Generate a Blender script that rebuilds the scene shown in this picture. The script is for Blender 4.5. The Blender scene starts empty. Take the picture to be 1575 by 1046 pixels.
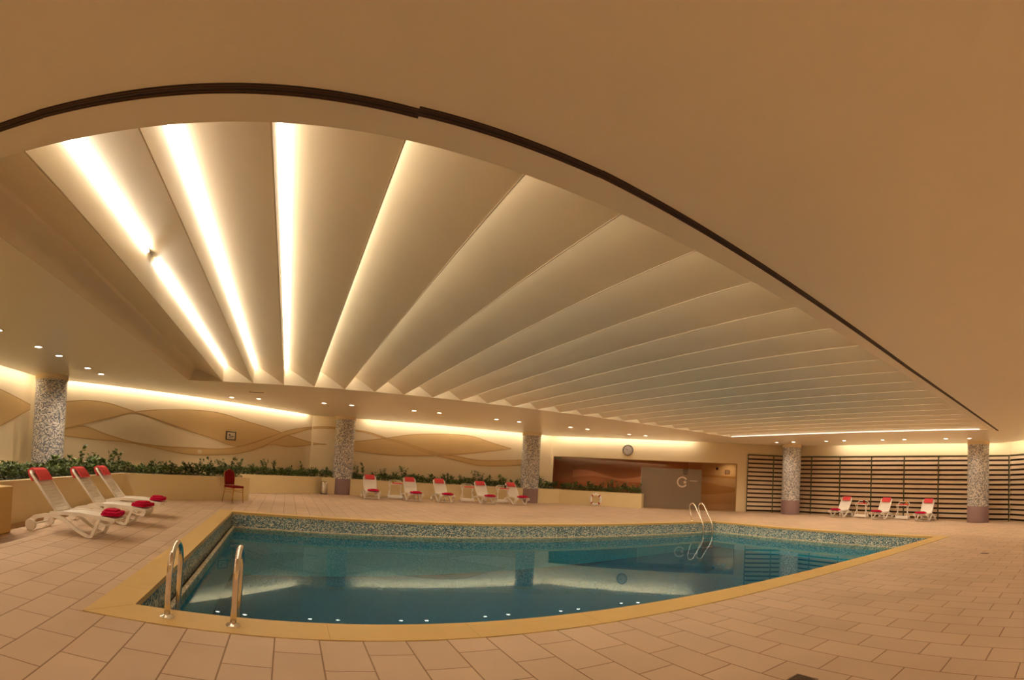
import bpy, bmesh, math, random
from mathutils import Vector, Matrix
R = random.Random(7)
C = bpy.context.scene.collection
SC = bpy.context.scene
PI = math.pi

# ---------------------------------------------------------------- camera
cam_data = bpy.data.cameras.new('camera')
cam = bpy.data.objects.new('camera', cam_data); C.objects.link(cam); SC.camera = cam
cam_data.type = 'PANO'
cam_data.panorama_type = 'CENTRAL_CYLINDRICAL'
FPX, Y0 = 776.88, 705.27
cam_data.central_cylindrical_range_u_min = -787.5 / FPX
cam_data.central_cylindrical_range_u_max = 787.5 / FPX
cam_data.central_cylindrical_range_v_min = -(1046 - Y0) / FPX
cam_data.central_cylindrical_range_v_max = Y0 / FPX
cam_data.central_cylindrical_radius = 1.0
MW = Matrix(((0.9009522905, 0.4290373257, -0.0648994865), (-0.4302215829, 0.9027104651, -0.0048172455), (0.0565186675, 0.0322612682, 0.9978801786)))
EX, EY, EZ = MW.col[0], MW.col[2], -MW.col[1]
cam.matrix_world = Matrix(((EX.x, EY.x, EZ.x, 0), (EX.y, EY.y, EZ.y, 0), (EX.z, EY.z, EZ.z, 1.3), (0, 0, 0, 1)))
cam_data.clip_start = 0.05

# ---------------------------------------------------------------- world, exposure
w = bpy.data.worlds.new('world'); SC.world = w; w.use_nodes = True
w.node_tree.nodes['Background'].inputs[0].default_value = (1.0, 0.8, 0.6, 1)
w.node_tree.nodes['Background'].inputs[1].default_value = 0.0
SC.view_settings.view_transform = 'Standard'
SC.view_settings.look = 'None'
SC.view_settings.gamma = 1.0
SC.view_settings.exposure = 0.53
SC.cycles.max_bounces = 10
SC.cycles.diffuse_bounces = 6
SC.cycles.glossy_bounces = 4
SC.cycles.transparent_max_bounces = 12
SC.cycles.caustics_reflective = False
SC.cycles.caustics_refractive = False
SC.cycles.sample_clamp_indirect = 6.0

WARM = (1.0, 0.87, 0.71)
SLOT_E = 15.0      # light strips between the ceiling panels
COVE_E = 18.0     # cove strips round the walls
SPOT_W = 36.0      # downlights

H = 3.38          # ceiling height

# ---------------------------------------------------------------- materials
def new_mat(name):
    m = bpy.data.materials.new(name); m.use_nodes = True
    return m, m.node_tree, m.node_tree.nodes['Principled BSDF']
def mat(name, col, rough=0.6, metal=0.0, spec=0.5, noise=0.0, nscale=8.0, bump=0.0):
    m, t, p = new_mat(name)
    p.inputs['Base Color'].default_value = (*col, 1); p.inputs['Roughness'].default_value = rough
    p.inputs['Metallic'].default_value = metal; p.inputs['Specular IOR Level'].default_value = spec
    if noise or bump:
        tc = t.nodes.new('ShaderNodeTexCoord'); n = t.nodes.new('ShaderNodeTexNoise')
        n.inputs['Scale'].default_value = nscale; n.inputs['Detail'].default_value = 5
        t.links.new(tc.outputs['Object'], n.inputs['Vector'])
        if noise:
            mx = t.nodes.new('ShaderNodeMix'); mx.data_type = 'RGBA'
            mx.inputs['A'].default_value = (*[c * (1 - noise) for c in col], 1)
            mx.inputs['B'].default_value = (*[min(1, c * (1 + noise)) for c in col], 1)
            t.links.new(n.outputs['Fac'], mx.inputs['Factor']); t.links.new(mx.outputs['Result'], p.inputs['Base Color'])
        if bump:
            b = t.nodes.new('ShaderNodeBump'); b.inputs['Strength'].default_value = bump; b.inputs['Distance'].default_value = 0.01
            t.links.new(n.outputs['Fac'], b.inputs['Height']); t.links.new(b.outputs['Normal'], p.inputs['Normal'])
    return m
def emit(name, col, s):
    m = bpy.data.materials.new(name); m.use_nodes = True; t = m.node_tree; t.nodes.clear()
    e = t.nodes.new('ShaderNodeEmission'); o = t.nodes.new('ShaderNodeOutputMaterial')
    e.inputs[0].default_value = (*col, 1); e.inputs[1].default_value = s
    t.links.new(e.outputs[0], o.inputs[0]); return m
def mosaic(name, size, stops, rough=0.25, grout=(0.35, 0.3, 0.22)):
    """small square tiles on the UV map (in metres), each tile its own colour"""
    m, t, p = new_mat(name); N = t.nodes; L = t.links
    uv = N.new('ShaderNodeUVMap')
    sc = N.new('ShaderNodeVectorMath'); sc.operation = 'SCALE'; sc.inputs['Scale'].default_value = 1 / size
    L.new(uv.outputs[0], sc.inputs[0])
    fl = N.new('ShaderNodeVectorMath'); fl.operation = 'FLOOR'; L.new(sc.outputs[0], fl.inputs[0])
    wn = N.new('ShaderNodeTexWhiteNoise'); wn.noise_dimensions = '3D'; L.new(fl.outputs[0], wn.inputs['Vector'])
    rp = N.new('ShaderNodeValToRGB'); rp.color_ramp.interpolation = 'CONSTANT'
    el = rp.color_ramp.elements
    while len(el) < len(stops): el.new(0.5)
    for i, (pos, c) in enumerate(stops): el[i].position = pos; el[i].color = (*c, 1)
    L.new(wn.outputs['Value'], rp.inputs[0])
    fr = N.new('ShaderNodeVectorMath'); fr.operation = 'FRACTION'; L.new(sc.outputs[0], fr.inputs[0])
    sp = N.new('ShaderNodeSeparateXYZ'); L.new(fr.outputs[0], sp.inputs[0])
    mn = N.new('ShaderNodeMath'); mn.operation = 'MINIMUM'; L.new(sp.outputs[0], mn.inputs[0]); L.new(sp.outputs[1], mn.inputs[1])
    lt = N.new('ShaderNodeMath'); lt.operation = 'LESS_THAN'; lt.inputs[1].default_value = 0.1; L.new(mn.outputs[0], lt.inputs[0])
    mx = N.new('ShaderNodeMix'); mx.data_type = 'RGBA'; L.new(lt.outputs[0], mx.inputs['Factor']); L.new(rp.outputs[0], mx.inputs['A'])
    mx.inputs['B'].default_value = (*grout, 1); L.new(mx.outputs['Result'], p.inputs['Base Color'])
    p.inputs['Roughness'].default_value = rough
    return m
def floor_mat():
    m, t, p = new_mat('floor tiles'); N = t.nodes; L = t.links
    tc = N.new('ShaderNodeTexCoord'); sp = N.new('ShaderNodeSeparateXYZ'); L.new(tc.outputs['Object'], sp.inputs[0])
    cb = N.new('ShaderNodeCombineXYZ')
    ay = N.new('ShaderNodeMath'); ay.operation = 'ADD'; ay.inputs[1].default_value = FLOOR_DY
    ax = N.new('ShaderNodeMath'); ax.operation = 'ADD'; ax.inputs[1].default_value = FLOOR_DX
    L.new(sp.outputs[1], ay.inputs[0]); L.new(sp.outputs[0], ax.inputs[0]); L.new(ay.outputs[0], cb.inputs[0]); L.new(ax.outputs[0], cb.inputs[1])
    b = N.new('ShaderNodeTexBrick'); b.offset = 0.5; b.offset_frequency = 2; b.squash = 1.0
    b.inputs['Scale'].default_value = 1.0; b.inputs['Brick Width'].default_value = 0.54; b.inputs['Row Height'].default_value = 0.3265
    b.inputs['Mortar Size'].default_value = 0.0075; b.inputs['Mortar Smooth'].default_value = 0.6; b.inputs['Bias'].default_value = 0.0
    b.inputs['Color1'].default_value = (0.55, 0.40, 0.28, 1); b.inputs['Color2'].default_value = (0.61, 0.45, 0.32, 1); b.inputs['Mortar'].default_value = (0.28, 0.175, 0.10, 1)
    L.new(cb.outputs[0], b.inputs['Vector'])
    n = N.new('ShaderNodeTexNoise'); n.inputs['Scale'].default_value = 1.3; n.inputs['Detail'].default_value = 6; L.new(tc.outputs['Object'], n.inputs['Vector'])
    mr = N.new('ShaderNodeMapRange'); mr.inputs['To Min'].default_value = 0.84; mr.inputs['To Max'].default_value = 1.12; L.new(n.outputs['Fac'], mr.inputs['Value'])
    vm = N.new('ShaderNodeVectorMath'); vm.operation = 'SCALE'; L.new(b.outputs['Color'], vm.inputs[0]); L.new(mr.outputs[0], vm.inputs['Scale'])
    L.new(vm.outputs[0], p.inputs['Base Color'])
    bp = N.new('ShaderNodeBump'); bp.inputs['Strength'].default_value = 0.35; bp.inputs['Distance'].default_value = 0.01; bp.invert = True
    L.new(b.outputs['Fac'], bp.inputs['Height']); L.new(bp.outputs['Normal'], p.inputs['Normal'])
    p.inputs['Roughness'].default_value = 0.62; p.inputs['Specular IOR Level'].default_value = 0.35
    return m
FLOOR_DX, FLOOR_DY = 0.008 + 0.3265 * 40, 0.073 + 0.54 * 20
def water_mat():
    m = bpy.data.materials.new('pool water'); m.use_nodes = True; t = m.node_tree; t.nodes.clear(); N = t.nodes; L = t.links
    o = N.new('ShaderNodeOutputMaterial'); mx = N.new('ShaderNodeMixShader'); tr = N.new('ShaderNodeBsdfTransparent'); gl = N.new('ShaderNodeBsdfGlossy'); fr = N.new('ShaderNodeFresnel')
    fr.inputs['IOR'].default_value = 1.24; gl.inputs['Roughness'].default_value = 0.0; gl.inputs['Color'].default_value = (0.66, 0.82, 0.90, 1)
    tr.inputs[0].default_value = (0.62, 0.96, 1.0, 1)
    L.new(fr.outputs[0], mx.inputs[0]); L.new(tr.outputs[0], mx.inputs[1]); L.new(gl.outputs[0], mx.inputs[2]); L.new(mx.outputs[0], o.inputs[0])
    return m
def glass_mat(name, tint, frost=0.0, fcol=(0.5, 0.45, 0.38)):
    m = bpy.data.materials.new(name); m.use_nodes = True; t = m.node_tree; t.nodes.clear(); N = t.nodes; L = t.links
    o = N.new('ShaderNodeOutputMaterial'); mx = N.new('ShaderNodeMixShader'); tr = N.new('ShaderNodeBsdfTransparent'); gl = N.new('ShaderNodeBsdfGlossy'); fr = N.new('ShaderNodeFresnel')
    gl.inputs['Roughness'].default_value = 0.02; tr.inputs[0].default_value = (*tint, 1); fr.inputs['IOR'].default_value = 1.5
    base = tr.outputs[0]
    if frost:
        df = N.new('ShaderNodeBsdfDiffuse'); df.inputs[0].default_value = (*fcol, 1); m2 = N.new('ShaderNodeMixShader'); m2.inputs[0].default_value = frost
        L.new(tr.outputs[0], m2.inputs[1]); L.new(df.outputs[0], m2.inputs[2]); base = m2.outputs[0]
    L.new(fr.outputs[0], mx.inputs[0]); L.new(base, mx.inputs[1]); L.new(gl.outputs[0], mx.inputs[2]); L.new(mx.outputs[0], o.inputs[0])
    return m

M = {}
M['ceiling'] = mat('ceiling satin paint', (0.86, 0.79, 0.62), 0.32, spec=0.45)
M['louvre'] = mat('louvre paint', (0.78, 0.69, 0.52), 0.40, spec=0.4, noise=0.05, nscale=1.5)
M['wall'] = mat('cream wall paint', (0.80, 0.66, 0.43), 0.6, spec=0.3, noise=0.03, nscale=2)
M['ribbon'] = mat('ochre ribbon paint', (0.66, 0.45, 0.20), 0.6, spec=0.3, noise=0.05, nscale=1.5)
M['ribbon_line'] = mat('brown line paint', (0.50, 0.31, 0.12), 0.6, spec=0.3)
M['planter'] = mat('planter paint', (0.84, 0.72, 0.44), 0.6, spec=0.3, noise=0.05, nscale=2)
M['planter_top'] = mat('planter rim paint', (0.84, 0.72, 0.46), 0.6, spec=0.3)
M['coping'] = mat('yellow stone coping', (0.63, 0.43, 0.16), 0.5, spec=0.4, noise=0.08, nscale=3)
M['floor'] = floor_mat()
M['soil'] = mat('dark soil', (0.03, 0.02, 0.012), 0.95, noise=0.3, nscale=20)
M['led'] = emit('warm light strip', WARM, SLOT_E)
M['cove'] = emit('warm cove strip', WARM, COVE_E)
M['rimled'] = emit('warm rim strip', WARM, 1.6)
M['lens'] = emit('downlight lens', (1.0, 0.86, 0.66), 10.0)
M['groove'] = mat('dark slot', (0.02, 0.014, 0.01), 0.5)
M['groove_bar'] = mat('brown slot blade', (0.10, 0.055, 0.03), 0.45)
M['col'] = mosaic('column mosaic', 0.034, [(0, (0.13, 0.15, 0.22)), (0.18, (0.28, 0.31, 0.40)), (0.36, (0.50, 0.50, 0.52)), (0.56, (0.70, 0.66, 0.60)), (0.76, (0.90, 0.88, 0.86))])
M['plinth'] = mat('mauve stone plinth', (0.27, 0.17, 0.17), 0.4, noise=0.12, nscale=25)
M['poolwall'] = mosaic('pool edge mosaic', 0.024, [(0, (0.06, 0.12, 0.17)), (0.22, (0.14, 0.26, 0.31)), (0.45, (0.30, 0.42, 0.42)), (0.68, (0.55, 0.58, 0.47)), (0.86, (0.80, 0.78, 0.66))], grout=(0.3, 0.33, 0.28))
M['lip'] = mosaic('cream lip mosaic', 0.03, [(0, (0.62, 0.54, 0.36)), (0.35, (0.75, 0.68, 0.50)), (0.7, (0.38, 0.38, 0.28)), (0.82, (0.86, 0.80, 0.64))])
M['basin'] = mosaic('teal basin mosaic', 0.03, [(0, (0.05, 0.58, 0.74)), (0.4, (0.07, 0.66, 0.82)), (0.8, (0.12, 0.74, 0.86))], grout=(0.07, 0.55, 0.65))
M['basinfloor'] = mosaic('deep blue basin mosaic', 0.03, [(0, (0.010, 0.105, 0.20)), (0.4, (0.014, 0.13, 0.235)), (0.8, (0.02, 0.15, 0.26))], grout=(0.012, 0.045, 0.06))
M['band'] = mosaic('teal band mosaic', 0.03, [(0, (0.03, 0.42, 0.60)), (0.4, (0.06, 0.55, 0.72)), (0.7, (0.25, 0.66, 0.74)), (0.85, (0.03, 0.36, 0.52))], grout=(0.05, 0.4, 0.5))
M['gutter'] = mat('gutter grate', (0.07, 0.045, 0.02), 0.8)
M['water'] = water_mat()
M['chrome'] = mat('polished steel', (0.82, 0.76, 0.68), 0.12, metal=1.0)
M['steel'] = mat('brushed steel', (0.55, 0.48, 0.40), 0.35, metal=0.9)
M['plastic'] = mat('white resin', (0.92, 0.88, 0.82), 0.4)
M['weave'] = mat('white resin slats', (0.92, 0.88, 0.82), 0.5)
M['red'] = mat('coral towel', (0.80, 0.10, 0.11), 0.9, spec=0.1, noise=0.15, nscale=40, bump=0.3)
M['magenta'] = mat('crimson towel', (0.55, 0.008, 0.06), 0.9, spec=0.1, noise=0.2, nscale=30, bump=0.4)
M['maroon'] = mat('maroon velvet', (0.20, 0.004, 0.008), 0.8, spec=0.2, noise=0.1, nscale=60)
M['brass'] = mat('gold painted steel', (0.55, 0.29, 0.07), 0.35, metal=0.6)
M['leaf'] = mat('green leaf', (0.12, 0.19, 0.035), 0.45, noise=0.5, nscale=3)
M['leaf2'] = mat('dark green leaf', (0.05, 0.085, 0.018), 0.45, noise=0.5, nscale=3)
M['stem'] = mat('brown stem', (0.08, 0.045, 0.02), 0.8)
M['slat'] = mat('pale wood slat', (0.66, 0.50, 0.33), 0.5, noise=0.08, nscale=3)
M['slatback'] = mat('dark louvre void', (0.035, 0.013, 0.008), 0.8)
M['post'] = mat('olive steel post', (0.10, 0.09, 0.04), 0.5)
M['black'] = mat('black plastic', (0.015, 0.012, 0.01), 0.4)
M['clockface'] = mat('grey clock face', (0.42, 0.36, 0.30), 0.5)
M['clockrim'] = mat('grey metal rim', (0.22, 0.18, 0.15), 0.35, metal=0.7)
M['signwhite'] = mat('sign paper', (0.62, 0.52, 0.38), 0.5)
M['redsign'] = mat('dark red sign', (0.16, 0.008, 0.008), 0.5)
M['pinksign'] = mat('pinkish sign', (0.38, 0.18, 0.13), 0.5)
M['glass_brown'] = glass_mat('brown tinted glass', (0.86, 0.66, 0.50))
M['glass_clear'] = glass_mat('bronze clear glass', (0.88, 0.74, 0.58))
M['glass_frost'] = glass_mat('frosted glass', (0.6, 0.5, 0.4), 0.62, (0.40, 0.32, 0.24))
M['logo'] = mat('etched white film', (0.72, 0.62, 0.52), 0.6)
M['brownwall'] = mat('terracotta wall', (0.56, 0.33, 0.21), 0.7, noise=0.05, nscale=2)
M['wavereflection'] = mat('pale wave reflection', (0.85, 0.60, 0.47), 0.7)
M['buoy'] = mat('white lifebuoy', (0.93, 0.90, 0.85), 0.5)
M['buoyred'] = mat('red lifebuoy band', (0.45, 0.03, 0.02), 0.5)
M['drain'] = mat('drain steel', (0.22, 0.15, 0.11), 0.4, metal=0.6)
M['orange'] = mat('orange plastic', (0.75, 0.30, 0.03), 0.4)
M['lime'] = mat('yellow green plastic', (0.40, 0.42, 0.06), 0.5)
M['joint'] = mat('stone joint', (0.42, 0.26, 0.10), 0.8)

# ---------------------------------------------------------------- helpers
def tag(o, label=None, cat=None, group=None, kind=None):
    if label: o['label'] = label
    if cat: o['category'] = cat
    if group: o['group'] = group
    if kind: o['kind'] = kind
    return o
def obj(name, bm, m=None, parent=None, smooth=False, recalc=True):
    if recalc: bmesh.ops.recalc_face_normals(bm, faces=bm.faces[:])
    me = bpy.data.meshes.new(name); bm.to_mesh(me); bm.free()
    if m is not None:
        for x in (m if isinstance(m, (list, tuple)) else [m]): me.materials.append(x)
    if smooth:
        for p in me.polygons: p.use_smooth = True
    o = bpy.data.objects.new(name, me); C.objects.link(o)
    if parent is not None: o.parent = parent
    return o
def thing(name, loc, rz=0.0, label=None, cat=None, group=None, kind=None):
    o = bpy.data.objects.new(name, None); C.objects.link(o); o.empty_display_size = 0.1
    o.location = loc; o.rotation_euler = (0, 0, rz)
    return tag(o, label, cat, group, kind)
def kids(o): return [c for c in bpy.data.objects if c.parent is o]
def copy_tree(o, parent=None, ch=None):
    c = o.copy(); C.objects.link(c); c.parent = parent
    for k in kids(o): copy_tree(k, c)
    return c
def box(bm, x0, x1, y0, y1, z0, z1, mtx=None, mi=0):
    vs = [bm.verts.new((x, y, z)) for x in (x0, x1) for y in (y0, y1) for z in (z0, z1)]
    if mtx is not None:
        for v in vs: v.co = mtx @ v.co
    fs = []
    for q in ((0, 1, 3, 2), (4, 6, 7, 5), (0, 4, 5, 1), (2, 3, 7, 6), (0, 2, 6, 4), (1, 5, 7, 3)):
        f = bm.faces.new([vs[i] for i in q]); f.material_index = mi; fs.append(f)
    return vs, fs
def bevel(bm, w=0.01, seg=2):
    bmesh.ops.bevel(bm, geom=bm.edges[:], offset=w, segments=seg, affect='EDGES', profile=0.5)
def prism(bm, pts, z0, z1, mi=0, bottom=True):
    a = [bm.verts.new((x, y, z0)) for x, y in pts]; b = [bm.verts.new((x, y, z1)) for x, y in pts]
    n = len(pts); fs = [bm.faces.new(b)]
    if bottom: fs.append(bm.faces.new(a[::-1]))
    for i in range(n): fs.append(bm.faces.new((a[i], a[(i + 1) % n], b[(i + 1) % n], b[i])))
    for f in fs: f.material_index = mi
    return fs
def tube(bm, pts, r, n=10, closed=False, caps=True, mi=0):
    pts = [Vector(p) for p in pts]; m = len(pts); rr = r if isinstance(r, (list, tuple)) else [r] * m
    rings = []; up = None
    for i, p in enumerate(pts):
        if closed: d = pts[(i + 1) % m] - pts[i - 1]
        else: d = pts[min(i + 1, m - 1)] - pts[max(i - 1, 0)]
        d.normalize()
        if up is None: up = d.orthogonal().normalized()
        else:
            up = up - d * up.dot(d)
            up = up.normalized() if up.length > 1e-6 else d.orthogonal().normalized()
        s = d.cross(up)
        rings.append([bm.verts.new(p + (up * math.cos(2 * PI * k / n) + s * math.sin(2 * PI * k / n)) * rr[i]) for k in range(n)])
    for i in range(m if closed else m - 1):
        a, b = rings[i], rings[(i + 1) % m]
        for k in range(n):
            f = bm.faces.new((a[k], a[(k + 1) % n], b[(k + 1) % n], b[k])); f.material_index = mi
    if caps and not closed:
        bm.faces.new(rings[0][::-1]).material_index = mi; bm.faces.new(rings[-1]).material_index = mi
def cyl(bm, c, r, z0, z1, n=24, r2=None, mi=0):
    r2 = r if r2 is None else r2
    a = [bm.verts.new((c[0] + r * math.cos(2 * PI * k / n), c[1] + r * math.sin(2 * PI * k / n), z0)) for k in range(n)]
    b = [bm.verts.new((c[0] + r2 * math.cos(2 * PI * k / n), c[1] + r2 * math.sin(2 * PI * k / n), z1)) for k in range(n)]
    fs = [bm.faces.new(b), bm.faces.new(a[::-1])]
    for k in range(n): fs.append(bm.faces.new((a[k], a[(k + 1) % n], b[(k + 1) % n], b[k])))
    for f in fs: f.material_index = mi
def lathe(bm, prof, n=32, c=(0, 0), uv=False):
    ul = bm.loops.layers.uv.verify() if uv else None
    rings = [[bm.verts.new((c[0] + r * math.cos(2 * PI * k / n), c[1] + r * math.sin(2 * PI * k / n), z)) for k in range(n)] for r, z in prof]
    for i in range(len(prof) - 1):
        for k in range(n):
            f = bm.faces.new((rings[i][k], rings[i][(k + 1) % n], rings[i + 1][(k + 1) % n], rings[i + 1][k]))
            if uv:
                R0 = prof[0][0]
                for lp, (kk, z) in zip(f.loops, ((k, prof[i][1]), (k + 1, prof[i][1]), (k + 1, prof[i + 1][1]), (k, prof[i + 1][1]))):
                    lp[ul].uv = (2 * PI * R0 * kk / n, z)
def band(bm, pts, i0, prof, uvoff=0.0):
    pass
def quad_uv(bm, p0, p1, z0, z1, ul, s0=0.0, mi=0, flat=None):
    """vertical quad from p0 to p1 between z0 and z1 with UVs in metres"""
    L = math.dist(p0, p1)
    vs = [bm.verts.new((p0[0], p0[1], z0)), bm.verts.new((p1[0], p1[1], z0)), bm.verts.new((p1[0], p1[1], z1)), bm.verts.new((p0[0], p0[1], z1))]
    f = bm.faces.new(vs); f.material_index = mi
    for lp, uvc in zip(f.loops, ((s0, z0), (s0 + L, z0), (s0 + L, z1), (s0, z1))): lp[ul].uv = uvc
    return f

def inset(poly, ds):
    """offset each edge of a counter-clockwise polygon inward by ds"""
    n = len(poly); ds = ds if isinstance(ds, (list, tuple)) else [ds] * n
    ls = []
    for i in range(n):
        p, q = Vector(poly[i]), Vector(poly[(i + 1) % n]); d = (q - p).normalized(); nn = Vector((-d.y, d.x))
        ls.append((p + nn * ds[i], d))
    out = []
    for i in range(n):
        (p, d), (q, e) = ls[i - 1], ls[i]
        cr = d.x * e.y - d.y * e.x
        t = ((q.x - p.x) * e.y - (q.y - p.y) * e.x) / cr
        out.append((p.x + d.x * t, p.y + d.y * t))
    return out

# ================================================================ SETTING
# room outline, wall faces (counter-clockwise seen from above)
WL, WD0, WD1, WB, WE, WF = (-7.8, -5.3), (-7.8, 13.8), (1.0, 22.6), (13.0, 22.6), (21.9, 13.7), (21.9, 3.1)
WG, WH = (13.5, -5.3), (-7.8, -5.3)
WALLTOP = 3.95

# ---- floor with the pool opening
POOL = [(-1.2, 4.08), (13.75, 4.08), (13.5, 11.9), (-1.24, 12.0)]          # ccw
COPE = inset(POOL, [-0.37, -0.34, -0.34, -0.31])
bm = bmesh.new()
RECT = [(-9, -6), (27, -6), (27, 28), (-9, 28)]
a = [bm.verts.new((*p, 0)) for p in RECT]; b = [bm.verts.new((*p, 0)) for p in COPE]
for i in range(4): bm.faces.new((a[i], a[(i + 1) % 4], b[(i + 1) % 4], b[i]))
tag(obj('floor', bm, M['floor']), kind='structure')
# coping ring
bm = bmesh.new()
def ring(bm, outer, inner, z0, z1, mi=0):
    n = len(outer); vo = [[bm.verts.new((*p, z)) for p in outer] for z in (z0, z1)]; vi = [[bm.verts.new((*p, z)) for p in inner] for z in (z0, z1)]
    for i in range(n):
        j = (i + 1) % n
        for q in ((vo[1][i], vo[1][j], vi[1][j], vi[1][i]), (vo[0][j], vo[0][i], vi[0][i], vi[0][j]), (vo[0][i], vo[0][j], vo[1][j], vo[1][i]), (vi[0][j], vi[0][i], vi[1][i], vi[1][j])):
            bm.faces.new(q).material_index = mi
ring(bm, COPE, inset(POOL, 0.012), -0.05, 0.006)
cop = tag(obj('pool_coping', bm, M['coping']), kind='structure')
# stone joints cut across the coping
bm = bmesh.new()
for i in range(4):
    o_, i_ = Vector(COPE[i]), Vector(POOL[i]); d = (i_ - o_).normalized(); s = Vector((-d.y, d.x)) * 0.004
    vs = [bm.verts.new((p.x, p.y, 0.0066)) for p in (o_ - s, i_ - s, i_ + s, o_ + s)]; bm.faces.new(vs)
x = 0.4
while x < 13.4:
    vs = [bm.verts.new((px, py, 0.0066)) for px, py in ((x, 3.715), (x + 0.004, 3.715), (x + 0.004, 4.078), (x, 4.078))]; bm.faces.new(vs); x += 1.18
y = 4.6
while y < 11.8:
    vs = [bm.verts.new((px, py, 0.0066)) for px, py in ((-1.505, y), (-1.215, y), (-1.215, y + 0.004), (-1.505, y + 0.004))]; bm.faces.new(vs); y += 1.18
obj('coping_joint', bm, M['joint'], cop)
# pool sides
GUT, LIP, WATER = -0.37, -0.325, -0.356
P_in, P_lip0, P_lip1 = POOL, inset(POOL, 0.045), inset(POOL, 0.105)
bm = bmesh.new(); ul = bm.loops.layers.uv.verify()
s0 = 0
for i in range(4):
    j = (i + 1) % 4
    quad_uv(bm, P_in[i], P_in[j], -0.36, -0.04, ul, s0)
    s0 += 17.01
pb = tag(obj('pool_wall', bm, M['poolwall'], recalc=False), kind='structure')
bm = bmesh.new(); ring(bm, P_in, inset(POOL, 0.05), -0.40, GUT); obj('gutter', bm, M['gutter'], pb)
bm = bmesh.new(); ring(bm, P_lip0, P_lip1, -0.46, LIP)
ul = bm.loops.layers.uv.verify()
for f in bm.faces:
    for lp in f.loops: lp[ul].uv = (lp.vert.co.x + lp.vert.co.y * 0.37, lp.vert.co.y + lp.vert.co.z)
obj('overflow_lip', bm, M['lip'], pb)
bm = bmesh.new(); ul = bm.loops.layers.uv.verify()
Q = inset(POOL, 0.10); s0 = 0
for i in range(4):
    j = (i + 1) % 4
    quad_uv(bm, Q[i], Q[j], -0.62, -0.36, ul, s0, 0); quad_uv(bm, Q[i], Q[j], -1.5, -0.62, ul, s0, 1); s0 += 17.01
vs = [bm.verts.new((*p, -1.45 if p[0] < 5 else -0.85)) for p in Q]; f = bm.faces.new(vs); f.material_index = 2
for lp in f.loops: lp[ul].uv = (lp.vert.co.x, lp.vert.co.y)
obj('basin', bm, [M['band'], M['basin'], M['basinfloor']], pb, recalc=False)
bm = bmesh.new()
bm.faces.new([bm.verts.new((*p, WATER)) for p in inset(POOL, 0.095)])
tag(obj('pool_water', bm, M['water'], recalc=False), 'still blue pool water mirroring the ceiling and its small round lights', 'water', kind='stuff')

# ---- walls
def wall_mtx(p0, p1):
    p0, p1 = Vector(p0), Vector(p1); d = (p1 - p0).normalized()
    n = Vector((-d.y, d.x))                               # local +y points out of the room when p0->p1 runs clockwise
    return Matrix(((d.x, n.x, 0, p0.x), (d.y, n.y, 0, p0.y), (0, 0, 1, 0), (0, 0, 0, 1))), (p1 - p0).length
def wall(name, p0, p1, parts=None):
    m, L = wall_mtx(p0, p1); bm = bmesh.new()
    for (a0, a1, z0, z1) in (parts or [(-0.08, L + 0.08, 0, WALLTOP)]): box(bm, a0, a1, 0, 0.15, z0, z1, m)
    return tag(obj(name, bm, M['wall']), kind='structure'), m, L
wall_l, m_l, _ = wall('wall_left', WL, WD0)
wall_dl, m_dl, _ = wall('wall_back_left', WD0, WD1)
wall_b, m_b, _ = wall('wall_back', WD1, WB)
S0, S1, S2, S3, WT = 0.10, 4.66, 7.68, 9.44, 2.39
wall_dr, m_dr, L_dr = wall('wall_back_right', WB, WE, [(-0.08, S0, 0, WALLTOP), (S0, S3, WT, WALLTOP), (S3, 12.70, 0, WALLTOP), (S0, S1, 0, 0.5)])
wall_r, m_r, _ = wall('wall_right', WE, WF)
wall_fr, m_fr, L_fr = wall('wall_front_right', WF, WG)
wall('wall_front', WG, WH)

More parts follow.
